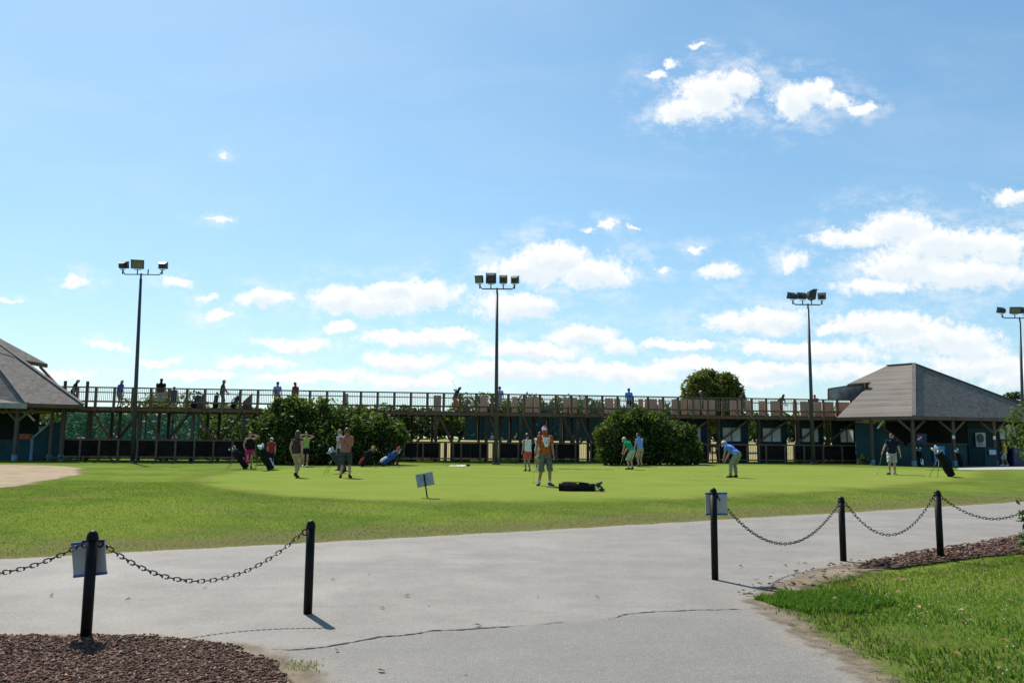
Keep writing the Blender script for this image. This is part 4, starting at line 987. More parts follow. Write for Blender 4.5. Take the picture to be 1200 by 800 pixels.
# two big shrubs before the deck: each made of wide lobes, leafy to the ground
bl = gu(385, 44.2); 
t = thing('large_shrub', bl, 'wide dark green leafy shrub mass in front of the left half of the deck', 'shrub', 'large shrubs in front of the deck')
kx = bl.y/F
def px_lobes(t0, spec):
    o = []
    for u, v, ru, rv in spec:
        p = at(u, v, t0.y); o.append((p.x-t0.x, random.uniform(-.5, .6), p.z-t0.z, ru*kx, max(.7, ru*kx*.8), rv*kx))
    return o
lb = px_lobes(bl, [(322,512,20,26),(330,487,24,20),(350,478,26,14),(345,510,34,32),(375,500,34,32),(400,492,26,20),(395,520,40,26),(425,500,26,20),(440,515,26,26),(455,505,20,16),(430,528,34,20),(360,530,40,16),(318,530,16,14),(470,510,9,8),(445,490,14,8),(310,500,10,8),(338,471,14,6)])
lb = [(a, b_, c*.97, d, e, f*.95) for a, b_, c, d, e, f in lb]; lb += sprays(lb, 70, 11)
V, Fq, rn = foliage(lb, 20000, .115, .48, .5, .13); raw('crown', V, Fq, g_bush, t, {'rnd': rn})
m = MB(); r_ = random.Random(4)
for q in lb: m.tube([V3(q[0]*.85, 0, -.1), V3(q[0]*.95, q[1]*.5, q[2]*.5), V3(*q[:3])], [.06, .045, .02], 6)
m.build('trunk', bark, t)
br = gu(760, 47.5); kx = br.y/F
t = thing('large_shrub', br, 'rounded dark green leafy shrub before the right half of the deck behind two golfers', 'shrub', 'large shrubs in front of the deck')
lb = px_lobes(br, [(715,512,16,18),(722,495,18,14),(745,490,24,14),(750,512,30,26),(775,505,26,22),(760,483,16,8),(785,520,26,20),(805,515,14,14),(815,525,9,10),(740,530,34,14),(790,534,26,10),(703,505,8,10),(800,503,10,8),(712,528,14,12)])
lb = [(a, b_, c*.90, d, e, f*.92) for a, b_, c, d, e, f in lb]; lb += sprays(lb, 46, 11)
V, Fq, rn = foliage(lb, 14000, .115, .48, .5, .13); raw('crown', V, Fq, g_bush, t, {'rnd': rn})
m = MB()
for q in lb: m.tube([V3(q[0]*.85, 0, -.1), V3(q[0]*.95, q[1]*.5, q[2]*.5), V3(*q[:3])], [.06, .045, .02], 6)
m.build('trunk', bark, t)
# shrub at the right edge, near the pavilion walk, and a low one reaching in by the chain
b = gu(1226, 30); plant('leafy_shrub', b, 2.3, 2.0, 2.75, .3, 12, 1500, .085, g_light, 'loose green shrub at the right edge in front of the pavilion', 'shrub', None, 8, 4, .42, stem_r=.025)
b = gu(1240, 11.0); plant('leafy_shrub', b, 1.0, .9, .95, .15, 9, 600, .045, g_mid, 'small leafy shrub reaching in at the right edge by the chain', 'shrub', None, 3, 3, .42, stem_r=.014)
# weeds at the walls
for i, (u, Y, h_) in enumerate(((58, 45.9, .35), (68, 46.2, .30), (80, 46.6, .25), (1012, 52.3, .75), (1016, 52.2, .55), (1008, 52.4, .45))):
    b = gu(u, Y); t = plant('tall_weed', b, .5, .4, h_, 0, 4, 70, .07, g_light if i > 2 else leafmat('grey_leaf', (.12, .16, .09), (.17, .21, .12), (.22, .25, .16), .3), 'pale weeds growing at the foot of the left teal wall' if i < 3 else 'tall weeds growing at the foot of the right teal wall', 'weed', 'weeds at the left wall' if i < 3 else 'weeds at the right wall', i, 2, .5, stem_r=.008)
# the tree over the deck and the trees beyond the range
def tree(u, Y, w, top_v, mat, label, n=2600, size=.34, seed=1, group=None, name='tree', zfrac=.18, lump=.42):
    b = gu(u, Y); top = at(u, top_v, Y).z; h = top-b.z; W = w*Y/F
    return plant(name, b, W, W*.8, h*(1-zfrac), h*zfrac, 15, n, size, mat, label, 'tree', group, seed, 1, lump, stem_r=max(.12, h*.022))
tree(831, 88, 71, 436, g_olive, 'round olive green tree rising above the deck railing', 9000, .26, 5, lump=.46)
FAR = 'trees beyond the driving range'
SET = [(85,120,70,492,0),(130,118,64,489,1),(172,96,60,458,2),(205,100,66,458,2),(232,110,66,478,1),(262,120,70,474,2),(300,118,64,482,0),(345,125,66,470,1),(395,130,70,475,0),(430,150,60,470,1),(462,158,64,476,0),
       (492,168,60,480,1),(512,172,56,485,0),(528,164,52,483,3),(556,172,60,463,2),(582,176,60,470,1),(606,172,56,466,2),(636,170,66,463,1),(662,174,60,462,2),(690,168,60,470,1),(725,170,66,474,0),(760,172,70,472,2),(795,160,70,474,1),
       (850,155,66,478,0),(885,150,70,484,1),(920,150,66,486,0),(960,150,66,482,2),(1000,150,66,478,1)]
MT = [g_dark, g_mid, g_olive, g_light]; KL = ['dark green', 'mid green', 'olive green', 'bright green']; SH = ['rounded', 'spreading', 'ragged', 'broad']
for i, (u, Y, w, tv, k) in enumerate(SET):
    zones = ((0, 250, 'under the left end of the deck'), (250, 450, 'behind the left shrub'), (450, 580, 'left of the middle light pole'), (580, 700, 'right of the middle light pole'), (700, 1300, 'behind the right half of the deck'))
    z = next(q for q in zones if q[0] <= u < q[1]); n_ = sum(1 for q in SET[:i] if z[0] <= q[0] < z[1])
    od = ['leftmost', 'second from left', 'third from left', 'fourth from left', 'fifth from left', 'sixth from left', 'seventh from left', 'eighth from left', 'rightmost'][n_]
    tree(u, Y, w, tv, MT[k], f'{KL[k]} tree, {od} of those {z[2]}', 2400, .36*Y/150, 40+i, FAR, zfrac=.10, lump=.5)
tree(1195, 95, 46, 462, g_dark, 'dark tree top showing over the right end of the pavilion roof', 2400, .28, 91)
# far wood that reads as one mass
lb = []
for u in range(-200, 1500, 26):
    Y = 210+12*math.sin(u*.05); b = gu(u, Y); lb.append((b.x, b.y, 4.2+1.2*math.sin(u*.11), 4.2, 3.5, 3.6+1.2*math.sin(u*.07+1)))
V, Fq, rn = foliage(lb, 16000, .8, .6, .5); raw('distant_wood', V, Fq, g_dark, None, {'rnd': rn}, kind='stuff')

lb = []
for u in range(40, 450, 9):
    Y = 96+10*math.sin(u*.13)+(u % 4)*3; b = gu(u, Y); hh = 1.5+.9*abs(math.sin(u*.21)); lb.append((b.x, b.y, b.z+hh*.75, 1.5, 1.4, hh))
V, Fq, rn = foliage(lb, 14000, .30, .6, .6); raw('undergrowth', V, Fq, g_mid, None, {'rnd': rn}, kind='stuff')
# ------------------------------------------------------------------ people
def fabric(name, c): return simple(name, c, .85, .15, var=.26, scale=9, bmp=.3)  # strong tone variation puts the shade of folds into the cloth colour
SK = {'fair': simple('skin_fair', (.46, .25, .17), .55, .35, var=.08), 'tan': simple('skin_tan', (.36, .19, .12), .55, .35, var=.08), 'dark': simple('skin_dark', (.16, .08, .05), .55, .35, var=.08)}
eye_m = simple('eye_dark', (.02, .015, .012), .3); lip_m = simple('lip', (.34, .13, .10), .5)
H_ = {'dark': simple('hair_dark', (.022, .016, .012), .5, .3, var=.3, scale=30), 'brown': simple('hair_brown', (.075, .042, .024), .5, .3, var=.3, scale=30), 'fair': simple('hair_fair', (.22, .13, .06), .5, .3, var=.3, scale=30), 'grey': simple('hair_grey', (.36, .34, .32), .6, .3, var=.2, scale=30)}
F_C = {'burnt_orange': (.40, .095, .020), 'white': (.68, .68, .68), 'coral': (.58, .085, .075), 'khaki': (.36, .28, .17), 'olive': (.135, .14, .095), 'stone': (.42, .39, .33), 'green': (.015, .30, .13), 'light_blue': (.19, .32, .62), 'blue': (.10, .22, .56),
       'navy': (.010, .016, .035), 'salmon': (.34, .125, .090), 'charcoal': (.045, .055, .055), 'brown': (.055, .038, .032), 'lime': (.30, .40, .10), 'black': (.010, .010, .011), 'fuchsia': (.62, .03, .12), 'red': (.36, .03, .035), 'yellow': (.62, .42, .04),
       'lavender': (.30, .28, .46), 'dark_red': (.24, .03, .03), 'maroon': (.34, .02, .05), 'pale_khaki': (.46, .42, .30), 'grey_green': (.22, .23, .17), 'royal': (.03, .08, .32), 'sky': (.38, .46, .56)}
FB = lambda n: fabric('cloth_'+n, F_C[n])
def eval_remesh(m, vox):
    me = bpy.data.meshes.new('tmp'); me.from_pydata(m.v, [], m.f); ob = bpy.data.objects.new('tmp', me); col.objects.link(ob)
    md = ob.modifiers.new('r', 'REMESH'); md.mode = 'VOXEL'; md.voxel_size = vox
    sm = ob.modifiers.new('s', 'SMOOTH'); sm.iterations = 3; sm.factor = .5
    dg = bpy.context.evaluated_depsgraph_get(); ev = ob.evaluated_get(dg); em = ev.to_mesh()
    V = np.empty(len(em.vertices)*3); em.vertices.foreach_get('co', V); V = V.reshape(-1, 3)
    Nn = np.empty(len(em.vertices)*3); em.vertices.foreach_get('normal', Nn); Nn = Nn.reshape(-1, 3)
    Q = [tuple(p.vertices) for p in em.polygons]; ev.to_mesh_clear(); bpy.data.objects.remove(ob); bpy.data.meshes.remove(me)
    Q = np.array([q for q in Q if len(q) == 4]); return V, Nn, Q
def ik(a, b, l1, l2, pole):
    a, b = Vector(a), Vector(b); d = b-a; L_ = min(d.length, (l1+l2)*.995); dn = d.normalized(); b = a+dn*L_
    x = (l1*l1-l2*l2+L_*L_)/(2*L_); h = math.sqrt(max(0, l1*l1-x*x)); p = Vector(pole); p = (p-dn*p.dot(dn)).normalized()
    return a+dn*x+p*h, b
def person(base, H, yaw, label, top, bottom, shoes='black', skin='fair', hair=('dark', 'short'), cap=None, lean=3, side=0, twist=0, hipz=.93, hipy=0, hands=(None, None), feet=((-.10, 0, 8), (.10, 0, -8)), head=(8, 0), poles=(None, None),
           sleeve=.27, leg=.46, vox=.02, socks=None, group=None, skirt=None, prints=None, fat=1.0, kneepole=(0, 1, .1)):
    k = H/1.75; t = thing('person', base, label, 'person', group, R(yaw)); P = Vector((0, hipy, hipz))
    s = Vector((math.sin(R(side)), math.sin(R(lean))*math.cos(R(side)), math.cos(R(lean))*math.cos(R(side)))).normalized()
    rp = Vector((1, 0, 0)); r = Vector((math.cos(R(twist)), math.sin(R(twist)), 0)); r = (r-s*r.dot(s)).normalized(); f = s.cross(r)
    m = MB(); tor = [(-.11, .085, .085), (-.06, .150, .115), (.03, .165, .122), (.14, .146, .108), (.27, .158, .116), (.39, .178, .118), (.455, .165, .100), (.51, .095, .075), (.55, .055, .055)]
    vs_ = []; n = 16
    for d, rx, ry in tor:
        w = sst(-.05, .3, d); rr = (rp*(1-w)+r*w).normalized(); ff = s.cross(rr)
        for q in range(n): a = q/n*2*math.pi; vs_.append(P+s*d+rr*rx*fat*math.cos(a)+ff*ry*fat*math.sin(a))
    fs = [(i*n+q, i*n+(q+1) % n, (i+1)*n+(q+1) % n, (i+1)*n+q) for i in range(len(tor)-1) for q in range(n)]+[tuple(range(n))[::-1], tuple((len(tor)-1)*n+q for q in range(n))]
    m.add(vs_, fs); nb = P+s*.53
    hp, hy = R(head[0]), R(head[1]); hs = (s*.55+Vector((0, 0, 1))*.45).normalized(); hf = f-hs*f.dot(hs); hf.normalize()
    hf = Quaternion(hs, hy) @ hf; hr = hf.cross(hs); q_ = Quaternion(hr, -hp); hup = (q_ @ hs); hf = q_ @ hf
    hc = nb+hs*.075+hup*.105+hf*.02; HM = Matrix((hr, hf, hup)).transposed(); hd = lambda x, y, z: hc+HM @ Vector((x, y, z))
    m.tube([nb-s*.03, hc-hup*.05-hf*.015], [.062, .053], 12)
    m.ell(hc, (.076, .095, .116), HM, 20, 14); m.ell(hd(0, .026, -.068), (.052, .060, .055), HM, 14, 10); m.ell(hd(0, .094, -.012), (.013, .022, .026), HM, 8, 6)
    for sg in (-1, 1): m.ell(hd(sg*.077, -.005, -.005), (.012, .022, .032), HM, 8, 6)
    bones = [('torso', P-s*.11, nb, .15), ('neck', nb, hc-hup*.06, .05), ('head', hc-hup*.05, hc+hup*.05, .09)]
    fing = MB(); wr = []
    for i, sg in enumerate((-1, 1)):
        sh = P+s*.465+r*sg*.178*fat; tg = hands[i]
        tg = Vector(tg) if tg is not None else P+Vector((sg*.27, .05, -.13))+s*.02
        el, w = ik(sh, tg, .285, .255, poles[i] or (sg*.5, -1, -.25)); wr.append(w)
        m.ell(sh-r*sg*.012, (.066, .060, .062), None, 12, 8)
        m.tube([sh, sh.lerp(el, .5), el, el.lerp(w, .35), w], [.054, .049, .040, .041, .027], 12)
        bones += [('arm%d' % i, sh, el, .05), ('fore%d' % i, el, w, .035)]
        d = (w-el).normalized(); sd_ = d.cross(Vector((0, 1, .2))).normalized(); pn = sd_.cross(d)
        HMx = Matrix((pn, sd_, d)).transposed(); hc2 = w+d*.045; m.ell(hc2, (.040, .020, .055), HMx, 10, 8); bones.append(('hand%d' % i, w, w+d*.09, .03))
        for j, (o_, l_) in enumerate(((-.027, .066), (-.009, .076), (.009, .072), (.026, .056))):
            a0 = w+d*.082+pn*o_; curl = sd_*(-sg)*.4; a1 = a0+(d+curl*.4).normalized()*l_*.5; a2 = a1+(d*.75+curl*1.6).normalized()*l_*.5; fing.tube([a0-d*.02, a0, a1, a2], [.009, .0095, .0085, .0065], 6)
        th = pn*(1 if pn.y > 0 else -1); a0 = w+d*.03+th*.030; fing.tube([a0, a0+(d*.6+th*.8).normalized()*.035, a0+(d*.9+th*.5).normalized()*.065], [.012, .0105, .008], 6)
    for i, sg in enumerate((-1, 1)):
        hip = P+rp*sg*.090*fat-Vector((0, 0, .03)); fx, fy, fyaw = feet[i][:3]; fz = feet[i][3] if len(feet[i]) > 3 else 0
        kn, an = ik(hip, (fx, fy, .085+fz), .425, .425, kneepole)
        m.tube([hip+Vector((0, 0, .04)), hip, hip.lerp(kn, .5), kn, kn.lerp(an, .3), kn.lerp(an, .7), an], [.085*fat, .092*fat, .078*fat, .056, .056, .043, .036], 14)
        fd = Vector((-math.sin(R(fyaw)), math.cos(R(fyaw)), -.25*(fz > 0))).normalized()
        m.tube([an-fd*.055-Vector((0, 0, .035)), an-fd*.02-Vector((0, 0, .035)), an+fd*.07-Vector((0, 0, .042)), an+fd*.145-Vector((0, 0, .055)), an+fd*.175-Vector((0, 0, .06))], [(.030, .038), (.040, .045), (.042, .038), (.044, .028), (.030, .02)], 12)
        bones += [('thigh%d' % i, hip, kn, .075), ('shin%d' % i, kn, an, .045), ('foot%d' % i, an-Vector((0, 0, .045)), an+fd*.15-Vector((0, 0, .05)), .035)]
    V, Nn, Q = eval_remesh(m, vox)
    D = []; T = []
    for nm, a, b, rr in bones:
        a, b = np.array(a), np.array(b); ab = b-a; tt = np.clip(((V-a) @ ab)/(ab @ ab), 0, 1); D.append(np.linalg.norm(V-a-tt[:, None]*ab, axis=1)/rr if False else np.linalg.norm(V-a-tt[:, None]*ab, axis=1)-rr); T.append(tt)
    D = np.array(D); T = np.array(T); bi = D.argmin(0); bt = T[bi, np.arange(len(V))]; nm = np.array([b[0] for b in bones])[bi]
    kind = np.array([x.rstrip('01') for x in nm])
    hl = (V-np.array(hc)) @ np.array(HM)           # head frame
    # one running coordinate along arm and leg
    al = np.where(kind == 'arm', bt*.5, np.where(kind == 'fore', .5+bt*.5, np.where(kind == 'hand', 1.0, -1)))
    lg = np.where(kind == 'thigh', bt*.5, np.where(kind == 'shin', .5+bt*.5, np.where(kind == 'foot', 1.05, -1)))
    th = np.where(kind == 'torso', bt, -1); isT = kind == 'torso'
    fm = lambda x: x[Q].mean(1)
    V2 = V*k
    def shell(name, vmask, off, mats, mi=None):
        fmask = vmask[Q].all(1)
        if not fmask.any(): return None
        q = Q[fmask]; used = np.unique(q); mp = np.full(len(V), -1); mp[used] = np.arange(len(used))
        o = off[used] if hasattr(off, '__len__') else np.full(len(used), off)
        wr_ = (.006*np.sin(V[used, 2]*41+V[used, 0]*27)+.005*np.sin(V[used, 2]*19-V[used, 0]*48+V[used, 1]*30))*(name != 'cap')*(name != 'hair')
        ob = raw(name, (V[used]+Nn[used]*(o+wr_)[:, None])*k, mp[q], mats, t, smooth=True)
        if mi is not None: ob.data.polygons.foreach_set('material_index', mi[fmask].astype(np.int32))
        return ob
    # body
    fi = np.zeros(len(Q), int); fc = fm(hl[:, 0]), fm(hl[:, 1]), fm(hl[:, 2]); isH = (kind == 'head')[Q].any(1) | (kind == 'neck')[Q].any(1)
    for sg in (-1, 1): fi[isH & (np.hypot(fc[0]-sg*.030, fc[2]-.012) < .013) & (fc[1] > .05)] = 1
    fi[isH & (np.abs(fc[0]) < .022) & (np.abs(fc[2]+.062) < .007) & (fc[1] > .05)] = 2
    body = raw('body', V2, Q, [SK[skin], eye_m, lip_m], t, smooth=True); body.data.polygons.foreach_set('material_index', fi.astype(np.int32))
    # fingers belong to the one body mesh
    bm = bmesh.new(); bm.from_mesh(body.data)
    o_ = [bm.verts.new(Vector(p)*k) for p in fing.v]
    for ff_ in fing.f:
        try: bm.faces.new([o_[i] for i in ff_]).smooth = True
        except ValueError: pass
    bm.to_mesh(body.data); bm.free()
    # shirt
    waist = .12
    sm_ = (isT & (th > waist)) | ((kind == 'neck') & (bt < .05)) | ((al >= 0) & (al < max(sleeve, .04)))
    if sleeve <= 0: sm_ = (isT & (th > waist) & (th < .95))
    pmi = None; tm = FB(top); mats = [tm]
    if prints is not None:
        ft = np.array(f); rt = np.array(r); cs = np.array(P+s*.33); loc = (V-cs); px_ = fm(loc @ rt); pz_ = fm(loc @ np.array(s)); front = fm(Nn @ ft) > .25
        pmi = np.zeros(len(Q), int); pmi[front & prints(px_, pz_)] = 1; mats = [tm, FB('white')]
    shell('shirt', sm_, .014+.010*np.clip(al, 0, 1)*2+.006*np.clip(.5-th, 0, 1)*isT, mats, pmi)
    bmn = FB(bottom)
    pm = (isT & (th < waist+.10)) | ((lg >= 0) & (lg < leg))
    if skirt:
        rings = []; m2 = MB(); vs_ = []; n = 20; zs = np.linspace(.06, -skirt, 5)
        for j, z in enumerate(zs):
            g = j/4
            for q in range(n): a = q/n*2*math.pi; vs_.append((P+Vector((math.cos(a)*(.165+.05*g+.008*math.sin(a*6)*g), math.sin(a)*(.125+.06*g), z)))*k)
        m2.add(vs_, [(j*n+q, j*n+(q+1) % n, (j+1)*n+(q+1) % n, (j+1)*n+q) for j in range(4) for q in range(n)]); m2.build('skirt', bmn, t, smooth=True)
    else:
        ln = np.clip(lg, 0, 1)/max(leg, .1)
        shell('trousers' if leg > .6 else 'shorts', pm, .012+(.030 if leg < .6 else .016)*np.clip(ln, 0, 1)*(lg >= 0), [bmn])
    for i_ in '01':
        fm_ = np.array([x[-1] == i_ for x in nm])
        shell('shoe', ((kind == 'foot') | (lg > .965)) & fm_, .008, [FB(shoes)])
        if socks: shell('sock', (lg > .88) & (lg < .985) & fm_, .005, [FB(socks)])
    hz, hy_ = hl[:, 2], hl[:, 1]; isHd = (kind == 'head') | (kind == 'neck')
    if hair:
        hm = H_[hair[0]]
        hmask = isHd & ((hz > .052-.25*np.clip(-hy_-.0, -.05, .05)) | ((hy_ < -.005) & (hz > (-.065 if hair[1] == 'short' else -.09))) | ((hair[1] == 'long') & (hy_ < .02) & (hz > -.06)))
        shell('hair', hmask, .016 if hair[1] == 'short' else .024, [hm])
        if hair[1] == 'long':
            m2 = MB(); m2.tube([hd(0, -.045, .04)*k, hd(0, -.075, -.05)*k, hd(0, -.075, -.16)*k, hd(0, -.06, -.24)*k], [(.075*k, .06*k), (.085*k, .05*k), (.075*k, .04*k), (.04*k, .02*k)], 12); m2.build('hair', hm, t, smooth=True)
        if hair[1] == 'tail': MB().tube([hd(0, -.09, .03)*k, hd(0, -.15, .0)*k, hd(0, -.15, -.10)*k], [.02*k, .026*k, .01*k], 8).build('ponytail', hm, t, smooth=True)
    if cap:
        cm_ = isHd & (hz > .040); fmi = (fm(hl[:, 1]) > .025) & (fm(np.abs(hl[:, 0])) < .055)
        ob = shell('cap', cm_, .022, [FB(cap[0]), FB(cap[1])], fmi)
        m2 = MB(); n = 12; a_ = [hd(math.cos(math.pi*j/n)*.074, .075+math.sin(math.pi*j/n)*.095, .050-.012*math.sin(math.pi*j/n)) for j in range(n+1)]
        b_ = [p-hup*.008 for p in a_]; pts = [q*k for q in a_]; m2.prism(pts, tuple(-hup*.008*k)); br_ = m2.build('brim', FB(cap[0]), t)
        if ob: br_.parent = ob
    rot = Matrix.Rotation(R(yaw), 3, 'Z'); bw = Vector(base)
    return t, [bw+rot @ (w*k) for w in wr], (lambda x, y, z: bw+rot @ (Vector((x, y, z))*k))

chrome = simple('steel_shaft', (.55, .56, .58), .25, .5, .9, var=.05); gripm = simple('rubber_grip', (.015, .015, .015), .8)
def club(hand, tip, label, headdir=(1, 0, 0), group='golf clubs in players\' hands', wood=False):
    a, b = Vector(hand), Vector(tip); d = (b-a).normalized(); t = thing('golf_club', b, label, 'golf club', group); o = tuple(b); up = a-d*.10
    MB().tube([up, a+d*.16], [.015, .012], 8).build('grip', gripm, t, o); MB().tube([a+d*.16, b], [.0075, .006], 6).build('shaft', chrome, t, o)
    h = Vector(headdir).normalized()
    MB().box(b+h*.035+Vector((0, 0, .012)), (.11, .035, .028), Matrix((h, h.cross(Vector((0, 0, -1))), Vector((0, 0, 1)))).transposed(), bevel=.006).build('club_head', chrome, t, o)
    return t
def ball(p, i): return tag(MB().ell((0, 0, .0215), .0235, n=14, m=10).build('golf_ball', white, None, (0, 0, 0), smooth=True), '', 'golf ball')

# players on the green ------------------------------------------------------------
gp = lambda u, v: gpt(u, v)
PR = lambda x, z: ((np.abs(z-.075) < .065) & (np.abs(x) < .112) & ~((np.abs(np.abs(x)-.05) < .010) & (np.abs(z-.06) < .018))) | ((z <= .03) & (z > -.13) & (np.abs(x) < .075+.25*z) & ~((np.abs(x) < .018) & (np.abs(z+.02) < .03)))
b = gp(638, 569); t, w, f = person(b, 1.86, 196, 'man in burnt orange t-shirt with white print and a red and white cap', 'burnt_orange', 'olive', 'charcoal', 'tan', ('dark', 'short'), ('maroon', 'white'), lean=4, head=(32, -32), sleeve=.30, leg=.56, vox=.0135,
    hands=((-.25, .12, .80), (.30, .02, .80)), feet=((-.13, .10, 20), (.15, -.06, -28)), prints=PR, socks='white', twist=4)
club(w[1], gp(624.5, 566), 'putter held by the man in the orange t-shirt', (1, 0, 0))
b = gp(618.5, 552); person(b, 1.66, 25, 'woman in a white sleeveless top and coral shorts standing left of the orange shirted man', 'white', 'coral', 'charcoal', 'tan', ('dark', 'tail'), lean=6, head=(25, -15), sleeve=0, leg=.34, vox=.017, hands=((-.22, .16, .86), (.20, .22, .86)))
b = gp(631, 551); person(b, 1.76, -20, 'person in sky blue shirt and khaki shorts mostly hidden behind the orange shirted man', 'sky', 'pale_khaki', 'white', 'tan', ('dark', 'short'), lean=12, head=(20, 0), hands=((-.05, .35, .75), (.05, .35, .75)))
b = gp(739, 550); t, w, f = person(b, 1.76, 48, 'man in a bright green shirt and white cap bent over a putt', 'green', 'stone', 'navy', 'fair', ('grey', 'short'), ('white', 'white'), lean=38, hipz=.91, hipy=-.11, head=(35, 0), hands=((-.04, .44, .76), (.04, .42, .70)), poles=((-.8, -.3, -.6), (.8, -.3, -.6)), feet=((-.17, 0, 10), (.17, 0, -10)), leg=.52, vox=.016)
club((w[0]+w[1])/2, f(.0, .66, .02), 'putter of the man in the green shirt', (-1, .3, 0))
b = gp(750.5, 547); person(b, 1.80, 28, 'man in light blue shirt and tan shorts standing behind the green shirted man', 'light_blue', 'khaki', 'charcoal', 'fair', ('dark', 'short'), lean=8, head=(28, 30), leg=.50, hands=((-.16, .30, .88), (.14, .30, .86)), vox=.016)
b = gp(859.5, 559.5); t, w, f = person(b, 1.80, 42, 'man in a blue polo shirt and khaki trousers bent low over his putter', 'blue', 'grey_green', 'black', 'tan', ('grey', 'short'), ('white', 'navy'), lean=54, hipz=.90, hipy=-.20, head=(30, 0), hands=((-.03, .42, .66), (.05, .40, .60)), poles=((-.8, -.2, -.7), (.8, -.2, -.7)), feet=((-.19, 0, 10), (.19, 0, -10)), leg=.97, vox=.015)
club((w[0]+w[1])/2, f(-.03, .60, .02), 'putter of the bent man in the blue polo shirt', (-1, .2, 0))
b = gp(1046, 556); t, w, f = person(b, 1.80, 158, 'man in a navy polo shirt and pale shorts stroking a ball near the right pavilion', 'navy', 'stone', 'charcoal', 'fair', ('brown', 'short'), lean=10, side=-5, head=(26, -25), twist=-8, hands=((-.34, .02, .80), (.42, .18, .80)), feet=((-.09, 0, 15), (.11, .03, -35)), leg=.50, vox=.014, socks='white')
club(w[1], gp(1028.5, 555.6), 'putter of the man in the navy polo shirt', (-1, 0, 0))
b = gp(404.5, 560); person(b, 1.80, 3, 'man in a salmon t-shirt and dark shorts seen from behind with folded arms', 'salmon', 'charcoal', 'black', 'fair', ('brown', 'short'), lean=2, head=(6, -6), hands=((.05, .22, 1.12), (-.05, .24, 1.10)), poles=((-1, -.2, -.6), (1, -.2, -.6)), feet=((-.16, 0, 12), (.15, 0, -10)), leg=.55, vox=.014, sleeve=.30, fat=1.06)
b = gp(398.5, 551); person(b, 1.80, 68, 'man in pale shirt mostly hidden just behind the salmon shirted man', 'sky', 'charcoal', 'navy', 'fair', ('fair', 'short'), lean=4, head=(4, 20), leg=.50, hands=(None, (.22, .26, .95)))
b = gp(346.5, 559.5); person(b, 1.71, -12, 'woman with long brown hair in dark brown top and khaki trousers walking away', 'brown', 'khaki', 'black', 'fair', ('brown', 'long'), lean=2, head=(4, -6), sleeve=.05, leg=.97, vox=.014, feet=((-.07, .20, 4), (.06, -.16, -4, .05)), hands=((-.25, .10, .88), (.25, -.06, .86)), hipz=.915)
b = gu(357.5, 40.6); person(b, 1.68, 195, 'woman in a lime top and black skirt shading her eyes before the left shrub', 'lime', 'black', 'white', 'fair', ('dark', 'tail'), lean=0, sleeve=.10, skirt=.30, hands=((-.14, .17, 1.58), (.13, .16, 1.60)), poles=((-1, .3, .2), (1, .3, .2)), leg=.1)
b = gp(291.5, 549); person(b, 1.66, 205, 'woman in black tank top and fuchsia shorts with one hand at her forehead', 'black', 'fuchsia', 'black', 'fair', ('fair', 'short'), lean=3, head=(10, -10), sleeve=0, leg=.30, hands=((-.12, .15, 1.60), (.24, .14, .95)), poles=((-1, .2, .1), None), vox=.016)
b = gp(316.5, 549.5); person(b, 1.50, 205, 'child in a red shirt and white visor leaning over a golf bag', 'red', 'navy', 'white', 'fair', ('dark', 'short'), ('white', 'charcoal'), lean=30, hipy=-.1, head=(25, -20), hands=((-.16, .38, .86), (.20, .34, .80)), leg=.5, vox=.017)
b = gu(1178.5, 52.2); person(b, 1.68, 60, 'man in yellow shirt and khaki shorts walking past the right pavilion', 'yellow', 'pale_khaki', 'white', 'tan', ('dark', 'short'), lean=4, leg=.52, hands=((-.22, .18, .90), (.22, -.1, .9)), feet=((-.09, .14, 5), (.09, -.14, -5)))
# on the deck ---------------------------------------------------------------------
GD = 'people on the raised deck'
def decker(u, n, H, yaw, label, top, bottom, hair=('dark', 'short'), cap=None, **k):
    s = s_at(u, n, 4.6); return person(dp_(s, n, ZF+.002), H, yaw, label, top, bottom, group=GD, hair=hair, cap=cap, vox=.022, **k)
decker(86, 1.2, 1.68, -70, 'brown haired person in black on the deck end beside the left pavilion roof', 'black', 'black', ('brown', 'short'), lean=16, head=(30, 0), leg=.9)
decker(140.5, 2.2, 1.74, -25, 'man in royal blue shirt on the deck left of the first light pole', 'royal', 'grey_green', ('grey', 'short'), lean=8, head=(20, 0), leg=.5)
decker(188.5, 1.8, 1.84, 10, 'heavy man in black shirt on the deck right of the first light pole', 'black', 'stone', ('dark', 'short'), lean=2, leg=.5, fat=1.15)
decker(204, 3.4, 1.52, 20, 'dark haired person just looking over the deck rail right of the heavy man', 'charcoal', 'charcoal', ('dark', 'short'), lean=22, head=(25, 0))
decker(260.5, 1.5, 1.80, -80, 'person in a dark grey top standing in profile on the deck between two golf bags', 'charcoal', 'grey_green', ('dark', 'short'), lean=5, leg=.95, hands=((-.05, .35, .95), (.12, .33, .9)))
decker(325, 1.6, 1.76, 5, 'man in a lavender shirt on the deck above the left shrub', 'lavender', 'charcoal', ('dark', 'short'), leg=.5)
decker(346.5, 1.6, 1.76, 55, 'man in a maroon and dark shirt on the deck right of the lavender shirted man', 'dark_red', 'navy', ('dark', 'short'), leg=.5, head=(20, 0))
t, w, f = decker(534.5, 1.6, 1.74, -70, 'golfer in a navy shirt and red shorts swinging a club high on the deck', 'navy', 'coral', ('brown', 'short'), lean=26, hipy=-.1, head=(30, 0), leg=.5, hands=((-.16, .10, 1.42), (-.12, .16, 1.38)), feet=((-.2, 0, 8), (.2, 0, -8)))
s = s_at(527, 1.9, 5.4); club((w[0]+w[1])/2, at(530.5, 446.5, dp_(s, 1.9, 5).y), 'golf club raised behind the swinging golfer on the deck', (-1, 0, .3))
